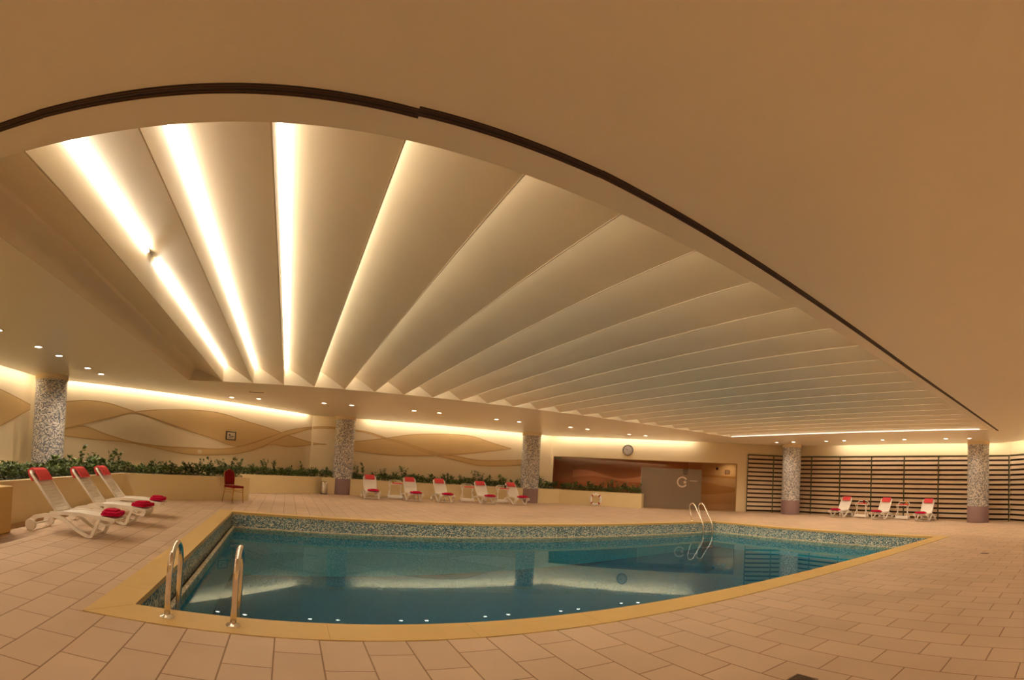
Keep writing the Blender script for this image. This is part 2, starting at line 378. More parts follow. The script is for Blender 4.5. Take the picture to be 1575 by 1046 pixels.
MURAL = [
('left',[(2.45,2.886,1.586),(2.12,2.849,1.661),(1.78,2.809,1.75),(1.42,2.762,1.874),(1.05,2.709,2.013),(0.66,2.649,2.162),(0.24,2.579,2.32),(-0.19,2.512,2.469)]),
('left',[(-0.19,2.469,1.732),(-0.83,2.666,1.71)]),
('diag',[(0.41,2.631,1.589),(0.61,2.66,1.666),(0.81,2.689,1.746),(1.01,2.718,1.825),(1.21,2.748,1.897),(1.42,2.78,1.959),(1.63,2.814,2.019),(1.84,2.84,2.08),(2.05,2.851,2.143),(2.27,2.851,2.207),(2.49,2.841,2.271),(2.71,2.819,2.338),(2.94,2.783,2.406),(3.17,2.738,2.48),(3.4,2.689,2.552),(3.63,2.642,2.617)]),
('diag',[(3.63,2.617,2.61),(3.86,2.669,2.598),(4.09,2.712,2.55),(4.32,2.749,2.501),(4.55,2.78,2.451),(4.79,2.808,2.4),(5.03,2.833,2.349),(5.28,2.859,2.299),(5.53,2.884,2.247),(5.78,2.906,2.194),(6.04,2.925,2.141),(6.3,2.938,2.089),(6.56,2.947,2.04),(6.84,2.952,1.995),(7.11,2.948,1.941),(7.39,2.932,1.868),(7.68,2.898,1.798),(7.98,2.852,1.75),(8.28,2.802,1.746),(8.59,2.757,1.81),(8.9,2.718,1.913),(9.22,2.68,2.016),(9.55,2.64,2.121),(9.88,2.593,2.231),(10.22,2.535,2.346),(10.57,2.47,2.462),(10.93,2.404,2.396)]),
('diag',[(10.93,2.404,1.91),(11.33,2.34,1.938),(11.74,2.283,1.986),(12.16,2.228,2.044),(12.59,2.188,2.102)]),
('back',[(0.1,2.184,2.098),(0.39,2.157,2.142),(0.69,2.157,2.149),(0.99,2.173,2.164)]),
('back',[(1.22,2.25,2.06),(1.49,2.294,2.02),(1.76,2.337,1.982),(2.03,2.382,1.951),(2.3,2.427,1.93),(2.57,2.473,1.913),(2.84,2.52,1.898),(3.11,2.569,1.885),(3.39,2.621,1.876),(3.66,2.68,1.872),(3.94,2.743,1.874),(4.21,2.803,1.882),(4.49,2.856,1.896),(4.77,2.899,1.913),(5.06,2.935,1.934),(5.34,2.966,1.958),(5.63,2.992,1.986),(5.92,3.015,2.015),(6.22,3.032,2.043),(6.51,3.044,2.073),(6.81,3.048,2.109),(7.11,3.051,2.155),(7.42,3.043,2.205),(7.73,3.01,2.259),(8.04,2.943,2.31),(8.36,2.86,2.362),(8.68,2.785,2.415),(9.0,2.72,2.469),(9.33,2.658,2.524),(9.66,2.595,2.579)]),
('diag',[(9.45,1.777,1.769),(9.81,1.932,1.897),(10.17,2.1,1.945),(10.55,2.249,1.924),(10.93,2.389,1.91)]),
('diag',[(0.98,1.79,1.667),(1.18,1.866,1.657),(1.38,1.93,1.646),(1.58,1.984,1.633),(1.78,2.009,1.621),(1.99,1.984,1.61),(2.21,1.925,1.603),(2.42,1.856,1.6),(2.64,1.801,1.599),(2.86,1.751,1.598),(3.09,1.702,1.594),(3.31,1.657,1.587),(3.54,1.618,1.573),(3.77,1.59,1.553),(4.0,1.568,1.528),(4.23,1.552,1.502),(4.47,1.541,1.475),(4.71,1.532,1.444),(4.95,1.528,1.411),(5.2,1.528,1.379),(5.45,1.533,1.351),(5.7,1.54,1.33),(5.96,1.548,1.319),(6.22,1.556,1.315),(6.49,1.559,1.317),(6.76,1.561,1.325),(7.03,1.567,1.339),(7.31,1.583,1.359),(7.59,1.613,1.383),(7.88,1.654,1.411),(8.17,1.705,1.448),(8.46,1.768,1.502),(8.76,1.843,1.571),(9.07,1.935,1.655),(9.38,2.042,1.758),(9.7,2.155,1.89),(10.02,2.27,2.041),(10.35,2.393,2.179),(10.68,2.514,2.308),(11.03,2.619,2.428),(11.39,2.705,2.541),(11.75,2.778,2.648),(12.13,2.841,2.746),(12.52,2.897,2.827)]),
('back',[(0.05,2.893,2.823),(0.32,2.922,2.86),(0.58,2.94,2.874),(0.85,2.949,2.877),(1.12,2.949,2.878),(1.39,2.936,2.874),(1.67,2.917,2.862),(1.94,2.895,2.845),(2.21,2.878,2.826),(2.49,2.856,2.799),(2.77,2.808,2.747),(3.05,2.732,2.669),(3.33,2.656,2.591),(3.61,2.6,2.533),(3.89,2.553,2.483),(4.18,2.501,2.428),(4.46,2.433,2.355),(4.75,2.353,2.268),(5.04,2.271,2.18),(5.34,2.2,2.106),(5.63,2.133,2.045),(5.92,2.078,1.99),(6.22,2.052,1.941),(6.52,2.047,1.899),(6.82,2.032,1.852),(7.12,1.994,1.791),(7.43,1.951,1.727),(7.73,1.921,1.681),(8.04,1.914,1.66),(8.35,1.922,1.659),(8.67,1.941,1.671),(8.98,1.966,1.693),(9.3,1.991,1.716),(9.63,2.014,1.741),(9.95,2.039,1.771),(10.28,2.076,1.811),(10.62,2.128,1.864),(10.95,2.19,1.925),(11.29,2.251,1.986)]),
]
for nm, par, mt in (('left', wall_l, None), ('diag', wall_dl, m_dl), ('back', wall_b, m_b)):
    rib, lin = bmesh.new(), bmesh.new()
    k = 0
    for w_, pts in MURAL:
        if w_ != nm: continue
        k += 1; d = 0.004 + 0.0012 * k
        def P3(s, z, dd):
            if nm == 'left': return Vector((-7.8 + dd, 13.8 - s, z))
            return mt @ Vector((s, -dd, z))
        for (s_, t_, b_), (s2, t2, b2) in zip(pts, pts[1:]):
            if max(t_ - b_, t2 - b2) < 0.012: continue
            rib.faces.new([rib.verts.new(P3(*q, d)) for q in ((s_, t_), (s2, t2), (s2, b2), (s_, b_))])
            e = 0.016
            for u_, v_ in ((t_, t2), (b_, b2)):
                lin.faces.new([lin.verts.new(P3(*q, d + 0.002)) for q in ((s_, u_ + e), (s2, v_ + e), (s2, v_ - e), (s_, u_ - e))])
    obj('painted_ribbon', rib, M['ribbon'], par); obj('painted_outline', lin, M['ribbon_line'], par)

# ---- ceiling: flat plate, louvred recess
bm = bmesh.new()
RX0, RX1, RY0, RY1 = -2.9, 16.7, 3.105, 13.9
for poly in ([(-7.45, -5.3), (-2.9, -5.3), (-2.9, 18.35), (-7.45, 13.8)],
             [(16.7, -1.3), (21.4, 3.4), (21.4, 13.7), (16.7, 18.4)],
             [(-2.9, -5.3), (12.7, -5.3), (16.7, -1.3), (16.7, RY0), (-2.9, RY0)],
             [(-2.9, RY1), (16.7, RY1), (16.7, 18.4), (12.85, 22.25), (1.0, 22.25), (-2.9, 18.35)]):
    prism(bm, poly, H, H + 0.07)
ceil = tag(obj('ceiling', bm, M['ceiling']), kind='structure')
bm = bmesh.new()   # slab over the coves and the recess
box(bm, -8.0, 22.1, -5.4, 23.0, WALLTOP, WALLTOP + 0.1); obj('upper_slab', bm, M['ceiling'], ceil)
bm = bmesh.new()   # recess sides
T = H + 0.53
for q in (((RX0, RY0), (RX1, RY0)), ((RX0, RY1), (RX1, RY1)), ((RX0, RY0), (RX0, RY1)), ((RX1, RY0), (RX1, RY1))):
    (x0, y0), (x1, y1) = q
    o = 0.02
    ox = (-o if x0 == RX0 else o) if x0 == x1 else 0; oy = (-o if y0 == RY0 else o) if y0 == y1 else 0
    ix = (0.004 if x0 == RX0 else -0.004) if x0 == x1 else 0; iy = (0.004 if y0 == RY0 else -0.004) if y0 == y1 else 0
    xs, ys = sorted((x0 + ix, x1 + ix + ox)), sorted((y0 + iy, y1 + iy + oy))
    box(bm, xs[0], xs[1], ys[0], ys[1], H + 0.001, T)
box(bm, RX0, RX1, RY0, RY1, T, T + 0.03)
obj('recess_side', bm, M['louvre'], ceil)
PITCH = 0.8463
XS = [RX0] + [-1.936 + PITCH * i for i in range(23)]
XS[-1] = RX1
UP = 0.50
for i in range(len(XS) - 1):
    xa, xb = XS[i], XS[i + 1]
    bm = bmesh.new(); n = 12 if i else 24; top = []
    for k in range(n + 1):
        t = k / n
        if i == 0:
            sm = min(1, t / 0.22); sm = sm * sm * (3 - 2 * sm); top.append((xa + (xb - xa) * t, H + 0.001 + 0.42 * sm * (1 - t) ** 0.9))
        else: top.append((xa + 0.012 + (xb - xa - 0.012) * t, H + 0.009 + UP * (1 - t ** 1.1)))
    prof = top + [(xb, H + 0.006 + UP)] if i < len(XS) - 2 else top
    # sheet
    cols = [(bm.verts.new((p[0], RY0, p[1])), bm.verts.new((p[0], RY1, p[1]))) for p in top]
    for a_, b_ in zip(cols, cols[1:]): bm.faces.new((a_[0], b_[0], b_[1], a_[1]))
    if i:   # thin lip added so the lower edge catches a bright line
        e_ = top[-1]; bm.faces.new([bm.verts.new(v) for v in ((e_[0], RY0, e_[1]), (e_[0], RY0, H + 0.004), (e_[0], RY1, H + 0.004), (e_[0], RY1, e_[1]))])
    if len(prof) > len(top):
        p, q = (xb + 0.012, H + 0.004), (xb + 0.012, H + 0.006 + UP)
        bm.faces.new([bm.verts.new(v) for v in ((xb, RY0, H + 0.004), (p[0], RY0, p[1]), (p[0], RY1, p[1]), (xb, RY1, H + 0.004))])
        bm.faces.new([bm.verts.new(v) for v in ((p[0], RY0, p[1]), (q[0], RY0, q[1]), (q[0], RY1, q[1]), (p[0], RY1, p[1]))])
    o = obj('louvre_panel', bm, M['louvre'], ceil, recalc=False)
    for pl_ in o.data.polygons[:n]: pl_.use_smooth = True
ORD = ['first', 'second', 'third', 'fourth', 'fifth', 'sixth', 'seventh', 'eighth', 'ninth', 'tenth', 'eleventh', 'twelfth', 'thirteenth', 'fourteenth', 'fifteenth', 'sixteenth', 'seventeenth', 'eighteenth', 'nineteenth', 'twentieth']
ORD += ['twenty-' + q for q in ORD[:9]] + ['thirtieth'] + ['thirty-' + q for q in ORD[:9]] + ['fortieth']
PLACE = ['first from the left, broken by a gap', 'second from the left', 'third from the left', 'fourth from the left', 'fifth from the left', 'sixth from the left', 'seventh from the left']
for i in range(1, len(XS) - 1):
    xa = XS[i]
    segs = [(RY0 + 0.02, 6.12), (6.5, RY1 - 0.03)] if i == 1 else [(RY0 + 0.02, RY1 - 0.03)]
    bm = bmesh.new()
    for y0, y1 in segs: box(bm, xa + 0.014, xa + 0.044, y0, y1, H + UP - 0.065, H + UP - 0.04)
    o = obj('light_strip', bm, M['led'])
    if i <= 7: lab = 'glowing light strip between ceiling louvres, ' + PLACE[i - 1]
    else: lab = 'light strip tucked above the ceiling louvres, %s from the right end' % ORD[len(XS) - 2 - i]
    tag(o, lab, 'light strip', 'light strips between the ceiling louvres')
# bright line along the right end of the recess
bm = bmesh.new(); box(bm, RX1 - 0.05, RX1 - 0.015, RY0 + 0.3, RY1 - 0.02, H + 0.002, H + 0.012)
tag(obj('rim_light_strip', bm, M['rimled']), 'thin bright light line along the right end of the louvred ceiling', 'light strip')
# cove strips round the walls
def cove(name, p0, p1, label):
    p0, p1 = Vector(p0), Vector(p1); d = (p1 - p0).normalized(); n = Vector((-d.y, d.x))
    m = Matrix(((d.x, n.x, 0, p0.x), (d.y, n.y, 0, p0.y), (0, 0, 1, 0), (0, 0, 0, 1)))
    bm = bmesh.new(); box(bm, 0, (p1 - p0).length, 0.03, 0.075, H + 0.055, H + 0.085, m)
    tag(obj(name, bm, M['cove']), label, 'light strip', 'cove lights above the wall tops')
cove('cove_light', (-7.45, -4.5), (-7.45, 13.6), 'cove light washing the top of the far left wall')
cove('cove_light', (-7.4, 13.85), (0.95, 22.2), 'cove light above the mural behind the red banquet chair')
cove('cove_light', (3.3, 22.25), (12.75, 22.25), 'cove light above the mural behind the row of five loungers')
cove('cove_light', (12.9, 22.2), (17.9, 17.2), 'cove light above the wall clock and brown window')
cove('cove_light', (21.4, 11.4), (21.4, 3.5), 'cove light above the slatted screens behind three loungers')
cove('cove_light', (12.5, -4.95), (-7.3, -4.95), 'added unseen cove light on the wall behind the viewer')  # unseen strip added to wash more light over the near ceiling
cove('cove_light', (21.35, 3.35), (15.0, -3.0), 'cove light at the far right edge of the picture')

# slot diffuser along the near side of the recess
SEG = [((-5.2, 2.83), (-1.66, 2.795)), ((-1.64, 2.79), (0.60, 2.845)), ((0.62, 2.825), (1.84, 2.79)), ((1.86, 2.785), (8.0, 2.868)), ((8.02, 2.868), (16.95, 2.825))]
SL = ['far left stretch of the dark slot edging the louvred ceiling', 'topmost curved stretch of dark ceiling slot above the bright strips', 'short stretch of dark ceiling slot right of the topmost one', 'long descending stretch of dark ceiling slot right of centre', 'thin far right stretch of dark ceiling slot ending near a column']
for (p0, p1), lb in zip(SEG, SL):
    m, L = wall_mtx(p0, p1); L += 0.03
    fr = tag(obj('slot_diffuser', (lambda b: (box(b, 0, L, -0.036, 0.036, H - 0.006, H + 0.02, m), b)[1])(bmesh.new()), M['groove']), lb, 'ceiling vent', 'dark air slots in the ceiling')
    bm = bmesh.new()
    for yy in (-0.030, -0.014, 0.014, 0.030): box(bm, 0, L, yy - 0.003, yy + 0.003, H - 0.011, H - 0.005, m)
    obj('blade', bm, M['groove_bar'], fr)

# ---- window wall on the right diagonal
def part_box(name, par, m, x0, x1, y0, y1, z0, z1, mt):
    bm = bmesh.new(); box(bm, x0, x1, y0, y1, z0, z1, m); return obj(name, bm, mt, par)
win = thing('window_1', (0, 0, 0), kind='structure')
part_box('brown_pane', win, m_dr, S0, S1, 0.05, 0.06, 0.5, WT, M['glass_brown'])
part_box('top_pane', win, m_dr, S1, S2, 0.05, 0.06, 2.02, WT, M['glass_brown'])
part_box('clear_pane', win, m_dr, S2, S3, 0.05, 0.06, 0.02, WT, M['glass_clear'])
part_box('head_frame', win, m_dr, S0, S3, 0.0, 0.09, WT - 0.03, WT, M['joint'])
part_box('sill_frame', win, m_dr, S1, S3, 0.0, 0.09, 0, 0.03, M['joint'])
part_box('side_frame', win, m_dr, S3 - 0.05, S3, 0.0, 0.12, 0, WT, M['joint'])
part_box('glass_clip', win, m_dr, S0 + 0.03, S0 + 0.42, 0.02, 0.08, WT - 0.14, WT - 0.05, M['post'])
door = thing('door_1', (0, 0, 0), kind='structure')
part_box('frosted_pane', door, m_dr, S1, S2, 0.03, 0.045, 0.02, 2.01, M['glass_frost'])
part_box('edge_strip', door, m_dr, S1 - 0.02, S1 + 0.01, 0.02, 0.055, 0.02, 2.01, M['steel'])
bm = bmesh.new()                                             # etched ring, star and lettering line
cx, cz = 6.72, 1.37
def arc_band(bm, cx, cz, r0, r1, a0, a1, y, n=36):
    for k in range(n):
        t0, t1 = a0 + (a1 - a0) * k / n, a0 + (a1 - a0) * (k + 1) / n
        bm.faces.new([bm.verts.new(m_dr @ Vector((cx + r * math.cos(t), y, cz + r * math.sin(t)))) for r, t in ((r0, t0), (r1, t0), (r1, t1), (r0, t1))])
arc_band(bm, cx, cz, 0.20, 0.27, 0.55, 2 * PI - 0.6, 0.026)
for k in range(5):
    t = PI / 2 + k * 2 * PI / 5
    pts = [(0.115 * math.cos(t), 0.115 * math.sin(t)), (0.045 * math.cos(t + PI / 5), 0.045 * math.sin(t + PI / 5)), (0, 0), (0.045 * math.cos(t - PI / 5), 0.045 * math.sin(t - PI / 5))]
    bm.faces.new([bm.verts.new(m_dr @ Vector((cx + 0.13 + px, 0.026, cz - 0.01 + pz))) for px, pz in pts])
for k in range(6): box(bm, cx + 0.38 + k * 0.062, cx + 0.42 + k * 0.062, 0.0255, 0.0265, cz + 0.05, cz + 0.09, m_dr)
obj('etched_logo', bm, M['logo'], door)
bm = bmesh.new()
for k in range(4): 
    z = 1.73 + k * 0.075
    for sg in (0, 1):
        a_, b_ = (cx + 0.02, z + 0.05), (cx + 0.15, z)
        if sg: a_, b_ = (cx + 0.15, z), (cx + 0.26, z + 0.045)
        bm.faces.new([bm.verts.new(m_dr @ Vector((p[0], 0.026, p[1] + dz))) for p, dz in ((a_, 0), (b_, 0), (b_, 0.036), (a_, 0.036))])
obj('etched_chevron', bm, M['black'], door)
# signs on the clear pane
def plaque(name, s, z, w_, h_, frame, face, label, m=m_dr, y=0.049, inner=0.7):
    t = thing(name, m @ Vector((s, y, z)), math.atan2(m[1][0], m[0][0]), label, 'sign')
    bm = bmesh.new(); box(bm, -w_ / 2, w_ / 2, -0.012, 0, -h_ / 2, h_ / 2); bevel(bm, 0.003, 1); obj('frame', bm, frame, t)
    bm = bmesh.new(); box(bm, -w_ / 2 * inner, w_ / 2 * inner, -0.016, -0.011, -h_ / 2 * inner, h_ / 2 * inner); obj('face', bm, face, t)
    return t
plaque('wall_sign', 8.43, 2.10, 0.13, 0.13, M['redsign'], M['black'], 'tiny dark red square sign on the clear glass pane')
plaque('wall_sign', 8.95, 1.95, 0.25, 0.22, M['pinksign'], M['signwhite'], 'pinkish framed square sign right of the tiny red sign')
ns = plaque('notice_sign', 0, 0, 0.50, 0.335, M['black'], M['signwhite'], 'small black framed notice on the mural wall above the chair', m=m_dl @ Matrix.Translation((7.86, 0, 2.125)), y=-0.012, inner=0.78)
ns.location = m_dl @ Vector((7.86, -0.012, 2.125))
bm = bmesh.new()
cyl(bm, (0, 0), 0.036, 0, 0.004, 16); 
for v in bm.verts: v.co = Vector((v.co.x - 0.075, -0.0165 - v.co.z, v.co.y + 0.03))
box(bm, -0.05, 0.13, -0.021, -0.0165, -0.035, -0.01); box(bm, -0.13, 0.02, -0.021, -0.0165, -0.075, -0.058)
obj('printed_mark', bm, M['black'], ns)
# wall outlet under the notice
bm = bmesh.new(); mo = m_dl @ Matrix.Translation((6.45, 0, 1.43)); box(bm, -0.09, 0.09, -0.014, 0, -0.055, 0.055, mo); bevel(bm, 0.004, 1)
o = tag(obj('wall_socket', bm, M['planter_top']), 'small cream double socket on the mural below the black framed notice', 'socket')
bm = bmesh.new(); box(bm, -0.065, -0.012, -0.017, -0.013, -0.03, 0.03, mo); box(bm, 0.012, 0.065, -0.017, -0.013, -0.03, 0.03, mo); obj('socket_face', bm, M['signwhite'], o)

# room seen through the glass
bm = bmesh.new()
box(bm, -1.5, 11.5, 3.4, 3.5, 0, 2.75, m_dr); box(bm, -1.55, -1.5, 0.3, 3.4, 0, 2.75, m_dr)
br = tag(obj('wall_reception', bm, M['brownwall']), kind='structure')
bm = bmesh.new(); box(bm, -1.5, 11.5, 0.16, 3.5, 2.75, 2.8, m_dr); obj('reception_ceiling', bm, M['brownwall'], br)
bm = bmesh.new()
for k in range(30):
    s, s2 = 0.4 + k * 0.22, 0.4 + (k + 1) * 0.22
    f = lambda q: (1.62 + 0.20 * math.sin(q * 1.35 + 0.3), 1.36 + 0.12 * math.sin(q * 1.35 - 0.5))
    (t_, b_), (t2, b2) = f(s), f(s2)
    bm.faces.new([bm.verts.new(m_dr @ Vector((q[0], 3.39, q[1]))) for q in ((s, t_), (s2, t2), (s2, b2), (s, b_))])
obj('painted_ribbon', bm, M['wavereflection'], br)  # pale wave painted in for the reflection in the brown pane
bm = bmesh.new(); box(bm, 7.0, 11.4, 1.3, 1.42, 0, 2.75, m_dr)
pr = tag(obj('wall_partition', bm, M['wall']), kind='structure')
bm = bmesh.new()
for k in range(-5, 16):
    s, s2 = 8.1 + k * 0.2, 8.1 + (k + 1) * 0.2
    for fa, fb in ((lambda q: 1.78 + 0.02 * math.sin(q), lambda q: 1.66 + 0.03 * math.sin(q)), (lambda q: 1.38 - 0.27 * (q - 8.1) / 1.8, lambda q: 0.78 + 0.30 * max(0, min(1, (q - 8.1) / 2.0)) ** 1.5)):
        t_, b_, t2, b2 = fa(s), fb(s), fa(s2), fb(s2)
        if t2 < b2: continue
        bm.faces.new([bm.verts.new(m_dr @ Vector((q[0], 1.29, q[1]))) for q in ((s, t_), (s2, t2), (s2, b2), (s, b_))])
obj('painted_ribbon', bm, M['ribbon'], pr)
def spot(x, y, z, watts, par=None, size=2.4, col=(1.0, 0.79, 0.56)):
    ld = bpy.data.lights.new('spot', 'SPOT'); ld.energy = watts; ld.color = col; ld.spot_size = size; ld.spot_blend = 0.9; ld.shadow_soft_size = 0.04
    o = bpy.data.objects.new('lamp', ld); C.objects.link(o); o.location = (x, y, z)
    if par is not None: o.parent = par
    return o
for s, y_ in ((1.5, 1.8), (4.2, 1.8), (7.0, 1.8), (9.2, 0.7)):
    p = m_dr @ Vector((s, y_, 2.72)); spot(p.x, p.y, p.z, 70 if s < 9 else 35)

# ---- slatted screens
def screen(p0, p1, label, off=0.07):
    m, L = wall_mtx(p0, p1)
    t = thing('slatted_screen', (0, 0, 0), 0, label, 'screen', 'slatted wall screens')
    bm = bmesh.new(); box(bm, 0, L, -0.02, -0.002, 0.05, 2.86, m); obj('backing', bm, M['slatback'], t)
    bm = bmesh.new(); n = 13; pz = 2.78 / n
    for k in range(n):
        zc = 0.09 + pz * (k + 0.5)
        mm = m @ Matrix.Translation((L / 2, -0.075, zc)) @ Matrix.Rotation(math.radians(-16), 4, 'X')
        box(bm, -L / 2 + 0.02, L / 2 - 0.02, -0.008, 0.008, -0.070, 0.070, mm)
    obj('slats', bm, M['slat'], t)
    for xx in (0.012, L - 0.012):
        bm = bmesh.new(); box(bm, xx - 0.016, xx + 0.016, -0.115, -0.10, 0.0, 2.88, m); obj('post', bm, M['post'], t)
    bm = bmesh.new(); box(bm, 0, L, -0.11, -0.02, 2.86, 2.89, m); obj('top_rail', bm, M['post'], t)
    return t
pd = lambda s: tuple((m_dr @ Vector((s, 0, 0)))[:2])
s_a = 9.95
screen(pd(s_a), pd(s_a + 1.31), 'slatted screen at the left end, right beside the glass wall')
screen(pd(s_a + 1.31), pd(12.5), 'slatted screen mostly hidden behind the column left of three loungers')
yy = [13.6, 12.88, 11.265, 9.6, 7.96, 6.32, 4.70, 3.12]
lbs = ['narrow slatted screen just right of the mosaic column', 'slatted screen left of the three loungers', 'slatted screen behind the leftmost of three loungers', 'slatted screen behind the middle of three loungers',
       'slatted screen behind the rightmost of three loungers', 'slatted screen left of the far right column', 'slatted screen just right of the far right column']
for a_, b_, l in zip(yy, yy[1:], lbs): screen((21.9, a_), (21.9, b_), l)
d_ = Vector((WG[0] - WF[0], WG[1] - WF[1])).normalized()
for k in range(3):
    q0, q1 = Vector(WF) + d_ * (0.06 + 1.6 * k), Vector(WF) + d_ * (0.06 + 1.6 * (k + 1))
    screen(tuple(q0), tuple(q1), ['slatted screen cut off by the right edge of the picture', 'slatted screen beyond the right edge, nearer the camera', 'last slatted screen beyond the right edge'][k])

# ---- columns
def column(x, y, r, label):
    t = thing('mosaic_column', (x, y, 0), 0, label, 'column', 'mosaic columns')
    bm = bmesh.new(); lathe(bm, [(r, 0.68), (r, 3.24)], 48, uv=True); obj('mosaic_shaft', bm, M['col'], t, smooth=True, recalc=False)
    bm = bmesh.new(); lathe(bm, [(r + 0.005, 0.0), (r + 0.005, 0.675), (r, 0.682)], 48); obj('plinth', bm, M['plinth'], t, smooth=True)
    bm = bmesh.new(); lathe(bm, [(r, 3.235), (r + 0.02, 3.24), (r + 0.02, H)], 48); obj('capital', bm, M['wall'], t, smooth=True)
column(-6.9, 13.42, 0.475, 'mosaic column at the far left rising from the planter')
column(2.43, 21.9, 0.43, 'mosaic column beside the steel bin, left of the five loungers')
column(11.37, 21.8, 0.45, 'mosaic column right of the five loungers by the brown window')
column(20.68, 13.35, 0.45, 'mosaic column standing before the slatted screens, left of three loungers')
column(20.77, 4.28, 0.455, 'mosaic column nearest the right edge of the picture')

# ---- planters
def planter(name, poly, label, h=0.70, wallt=0.13):
    inn = inset(poly, wallt); bm = bmesh.new(); ring(bm, poly, inn, 0, h)
    t = thing(name, (0, 0, 0), 0, label, 'planter')
    obj('planter_body', bm, M['planter'], t)
    bm = bmesh.new(); ring(bm, poly, inn, h, h + 0.006); obj('rim', bm, M['planter_top'], t)
    bm = bmesh.new(); prism(bm, inset(poly, wallt - 0.01), 0.1, h - 0.07); obj('soil', bm, M['soil'], t)
PL1 = [(-7.78, -2.0), (-4.17, -2.0), (-4.17, 12.58), (-1.13, 15.72), (-2.78, 17.37), (-3.5, 18.06), (-7.78, 13.78)]
PL2 = [(-2.75, 17.41), (1.52, 21.62), (12.98, 21.62), (15.88, 18.72), (16.40, 19.16), (12.98, 22.57), (1.02, 22.57), (-3.42, 18.14)]
planter('planter_box', PL1, 'yellow planter wall behind the three near left loungers')
planter('planter_box', PL2, 'long low planter behind the five far loungers and lifebuoy')
bm = bmesh.new(); box(bm, -4.165, -3.78, 2.0, 6.33, 0, 0.68); bevel(bm, 0.012, 2)
tag(obj('low_wall', bm, M['coping']), 'low yellow wall block at the left edge of the picture', 'low wall')

# foliage
def leaf(bm, p, d, L, wd, roll, mi=0):
    d = d.normalized(); s = d.cross(Vector((0, 0, 1)))
    if s.length < 1e-3: s = Vector((1, 0, 0))
    s.normalize(); u = s.cross(d); s = s * math.cos(roll) + u * math.sin(roll); u = s.cross(d)
    pts = [p, p + d * L * 0.45 + s * wd, p + d * L + u * -0.1 * L, p + d * L * 0.45 - s * wd, p + d * L * 0.5 - u * 0.12 * L]
    v = [bm.verts.new(q) for q in pts]
    for q in ((0, 1, 4), (1, 2, 4), (2, 3, 4), (3, 0, 4)): bm.faces.new([v[i] for i in q]).material_index = mi
def ground_cover(line, label, n_per_m=620, width=0.64, base=0.66):
    bm = bmesh.new()
    for p, q in zip(line, line[1:]):
        p, q = Vector(p), Vector(q); L = (q - p).length; d = (q - p) / L; nn = Vector((-d.y, d.x))
        for _ in range(int(L * n_per_m)):
            s = R.random() * L; t_ = 0.04 + (R.random() ** 1.4) * width
            c = p + d * s + nn * t_
            hh = 0.25 + 0.07 * math.sin(s * 3.1 + p.x) * math.sin(s * 1.3 + 1) + 0.06 * R.random()
            z = base + R.random() ** 0.7 * max(0.08, hh)
            a_ = R.random() * 2 * PI
            leaf(bm, Vector((c.x, c.y, z)), Vector((math.cos(a_), math.sin(a_), R.uniform(-0.3, 0.9))), R.uniform(0.06, 0.11), R.uniform(0.018, 0.032), R.uniform(-1, 1), 0 if R.random() < 0.5 else 1)
    tag(obj('ground_cover', bm, [M['leaf'], M['leaf2']], recalc=False), label, 'foliage', kind='stuff')
LINE1 = [(-4.30, 4.0), (-4.30, 12.62), (-1.33, 15.70)]
LINE2 = [(-2.62, 17.72), (1.48, 21.75), (2.0, 21.75)]
LINE3 = [(2.88, 21.75), (10.9, 21.75)]
LINE4 = [(11.85, 21.75), (13.03, 21.75), (15.9, 18.88)]
ground_cover(LINE1, 'dense low green foliage along the planter behind near left loungers')
ground_cover(LINE2, 'low green foliage in the planter between chair and bin')
ground_cover(LINE3, 'low green foliage in the planter behind five far loungers')
ground_cover(LINE4, 'low green foliage in the planter beneath the brown window')
SPRIG = []
def sprig(hh, seed):
    r_ = random.Random(seed); t = thing('leafy_shrub', (0, 0, -50))
    st, lf = bmesh.new(), bmesh.new()
    for k in range(r_.randint(2, 4)):
        a_ = r_.random() * 6.28; lean = r_.uniform(0.03, 0.20); h2 = hh * r_.uniform(0.65, 1.0)
        pts = [Vector((math.cos(a_) * lean * u ** 1.5, math.sin(a_) * lean * u ** 1.5, h2 * u)) for u in (0, 0.35, 0.7, 1.0)]
        tube(st, pts, [0.006, 0.005, 0.004, 0.002], 5)
        for j in range(r_.randint(9, 14)):
            u = r_.uniform(0.35, 1.0); i0 = min(2, int(u * 3)); pp = pts[i0].lerp(pts[i0 + 1], u * 3 - i0 if u < 1 else 1)
            b_ = r_.random() * 6.28
            leaf(lf, pp, Vector((math.cos(b_), math.sin(b_), r_.uniform(0.0, 1.2))), r_.uniform(0.07, 0.12), r_.uniform(0.022, 0.036), r_.uniform(-1, 1), j % 2)
    obj('stem', st, M['stem'], t); obj('foliage', lf, [M['leaf'], M['leaf2']], t, recalc=False)
    return t
for k, hh in enumerate((0.34, 0.42, 0.50, 0.58, 0.46, 0.38)): SPRIG.append(sprig(hh, 11 + k))
used = set()
def plant_line(line, gap, label, group, dmin=0.1, dmax=0.55, sc=(0.75, 1.15)):
    made = []
    for p, q in zip(line, line[1:]):
        p, q = Vector(p), Vector(q); L = (q - p).length; d = (q - p) / L; nn = Vector((-d.y, d.x)); s = R.uniform(0, gap)
        while s < L:
            c = p + d * s + nn * R.uniform(dmin, dmax); k = R.randrange(6)
            o = SPRIG[k] if k not in used else copy_tree(SPRIG[k])
            used.add(k)
            o.location = (c.x, c.y, 0.70); o.rotation_euler = (0, 0, R.random() * 6.28); f = R.uniform(*sc); o.scale = (f, f, f)
            made.append(o); s += gap * R.uniform(0.6, 1.4)
    made.sort(key=lambda q: math.atan2(q.location.x, q.location.y))
    for k, o in enumerate(made): tag(o, '%s leafy shrub from the left %s' % (ORD[k], label), 'plant', group)
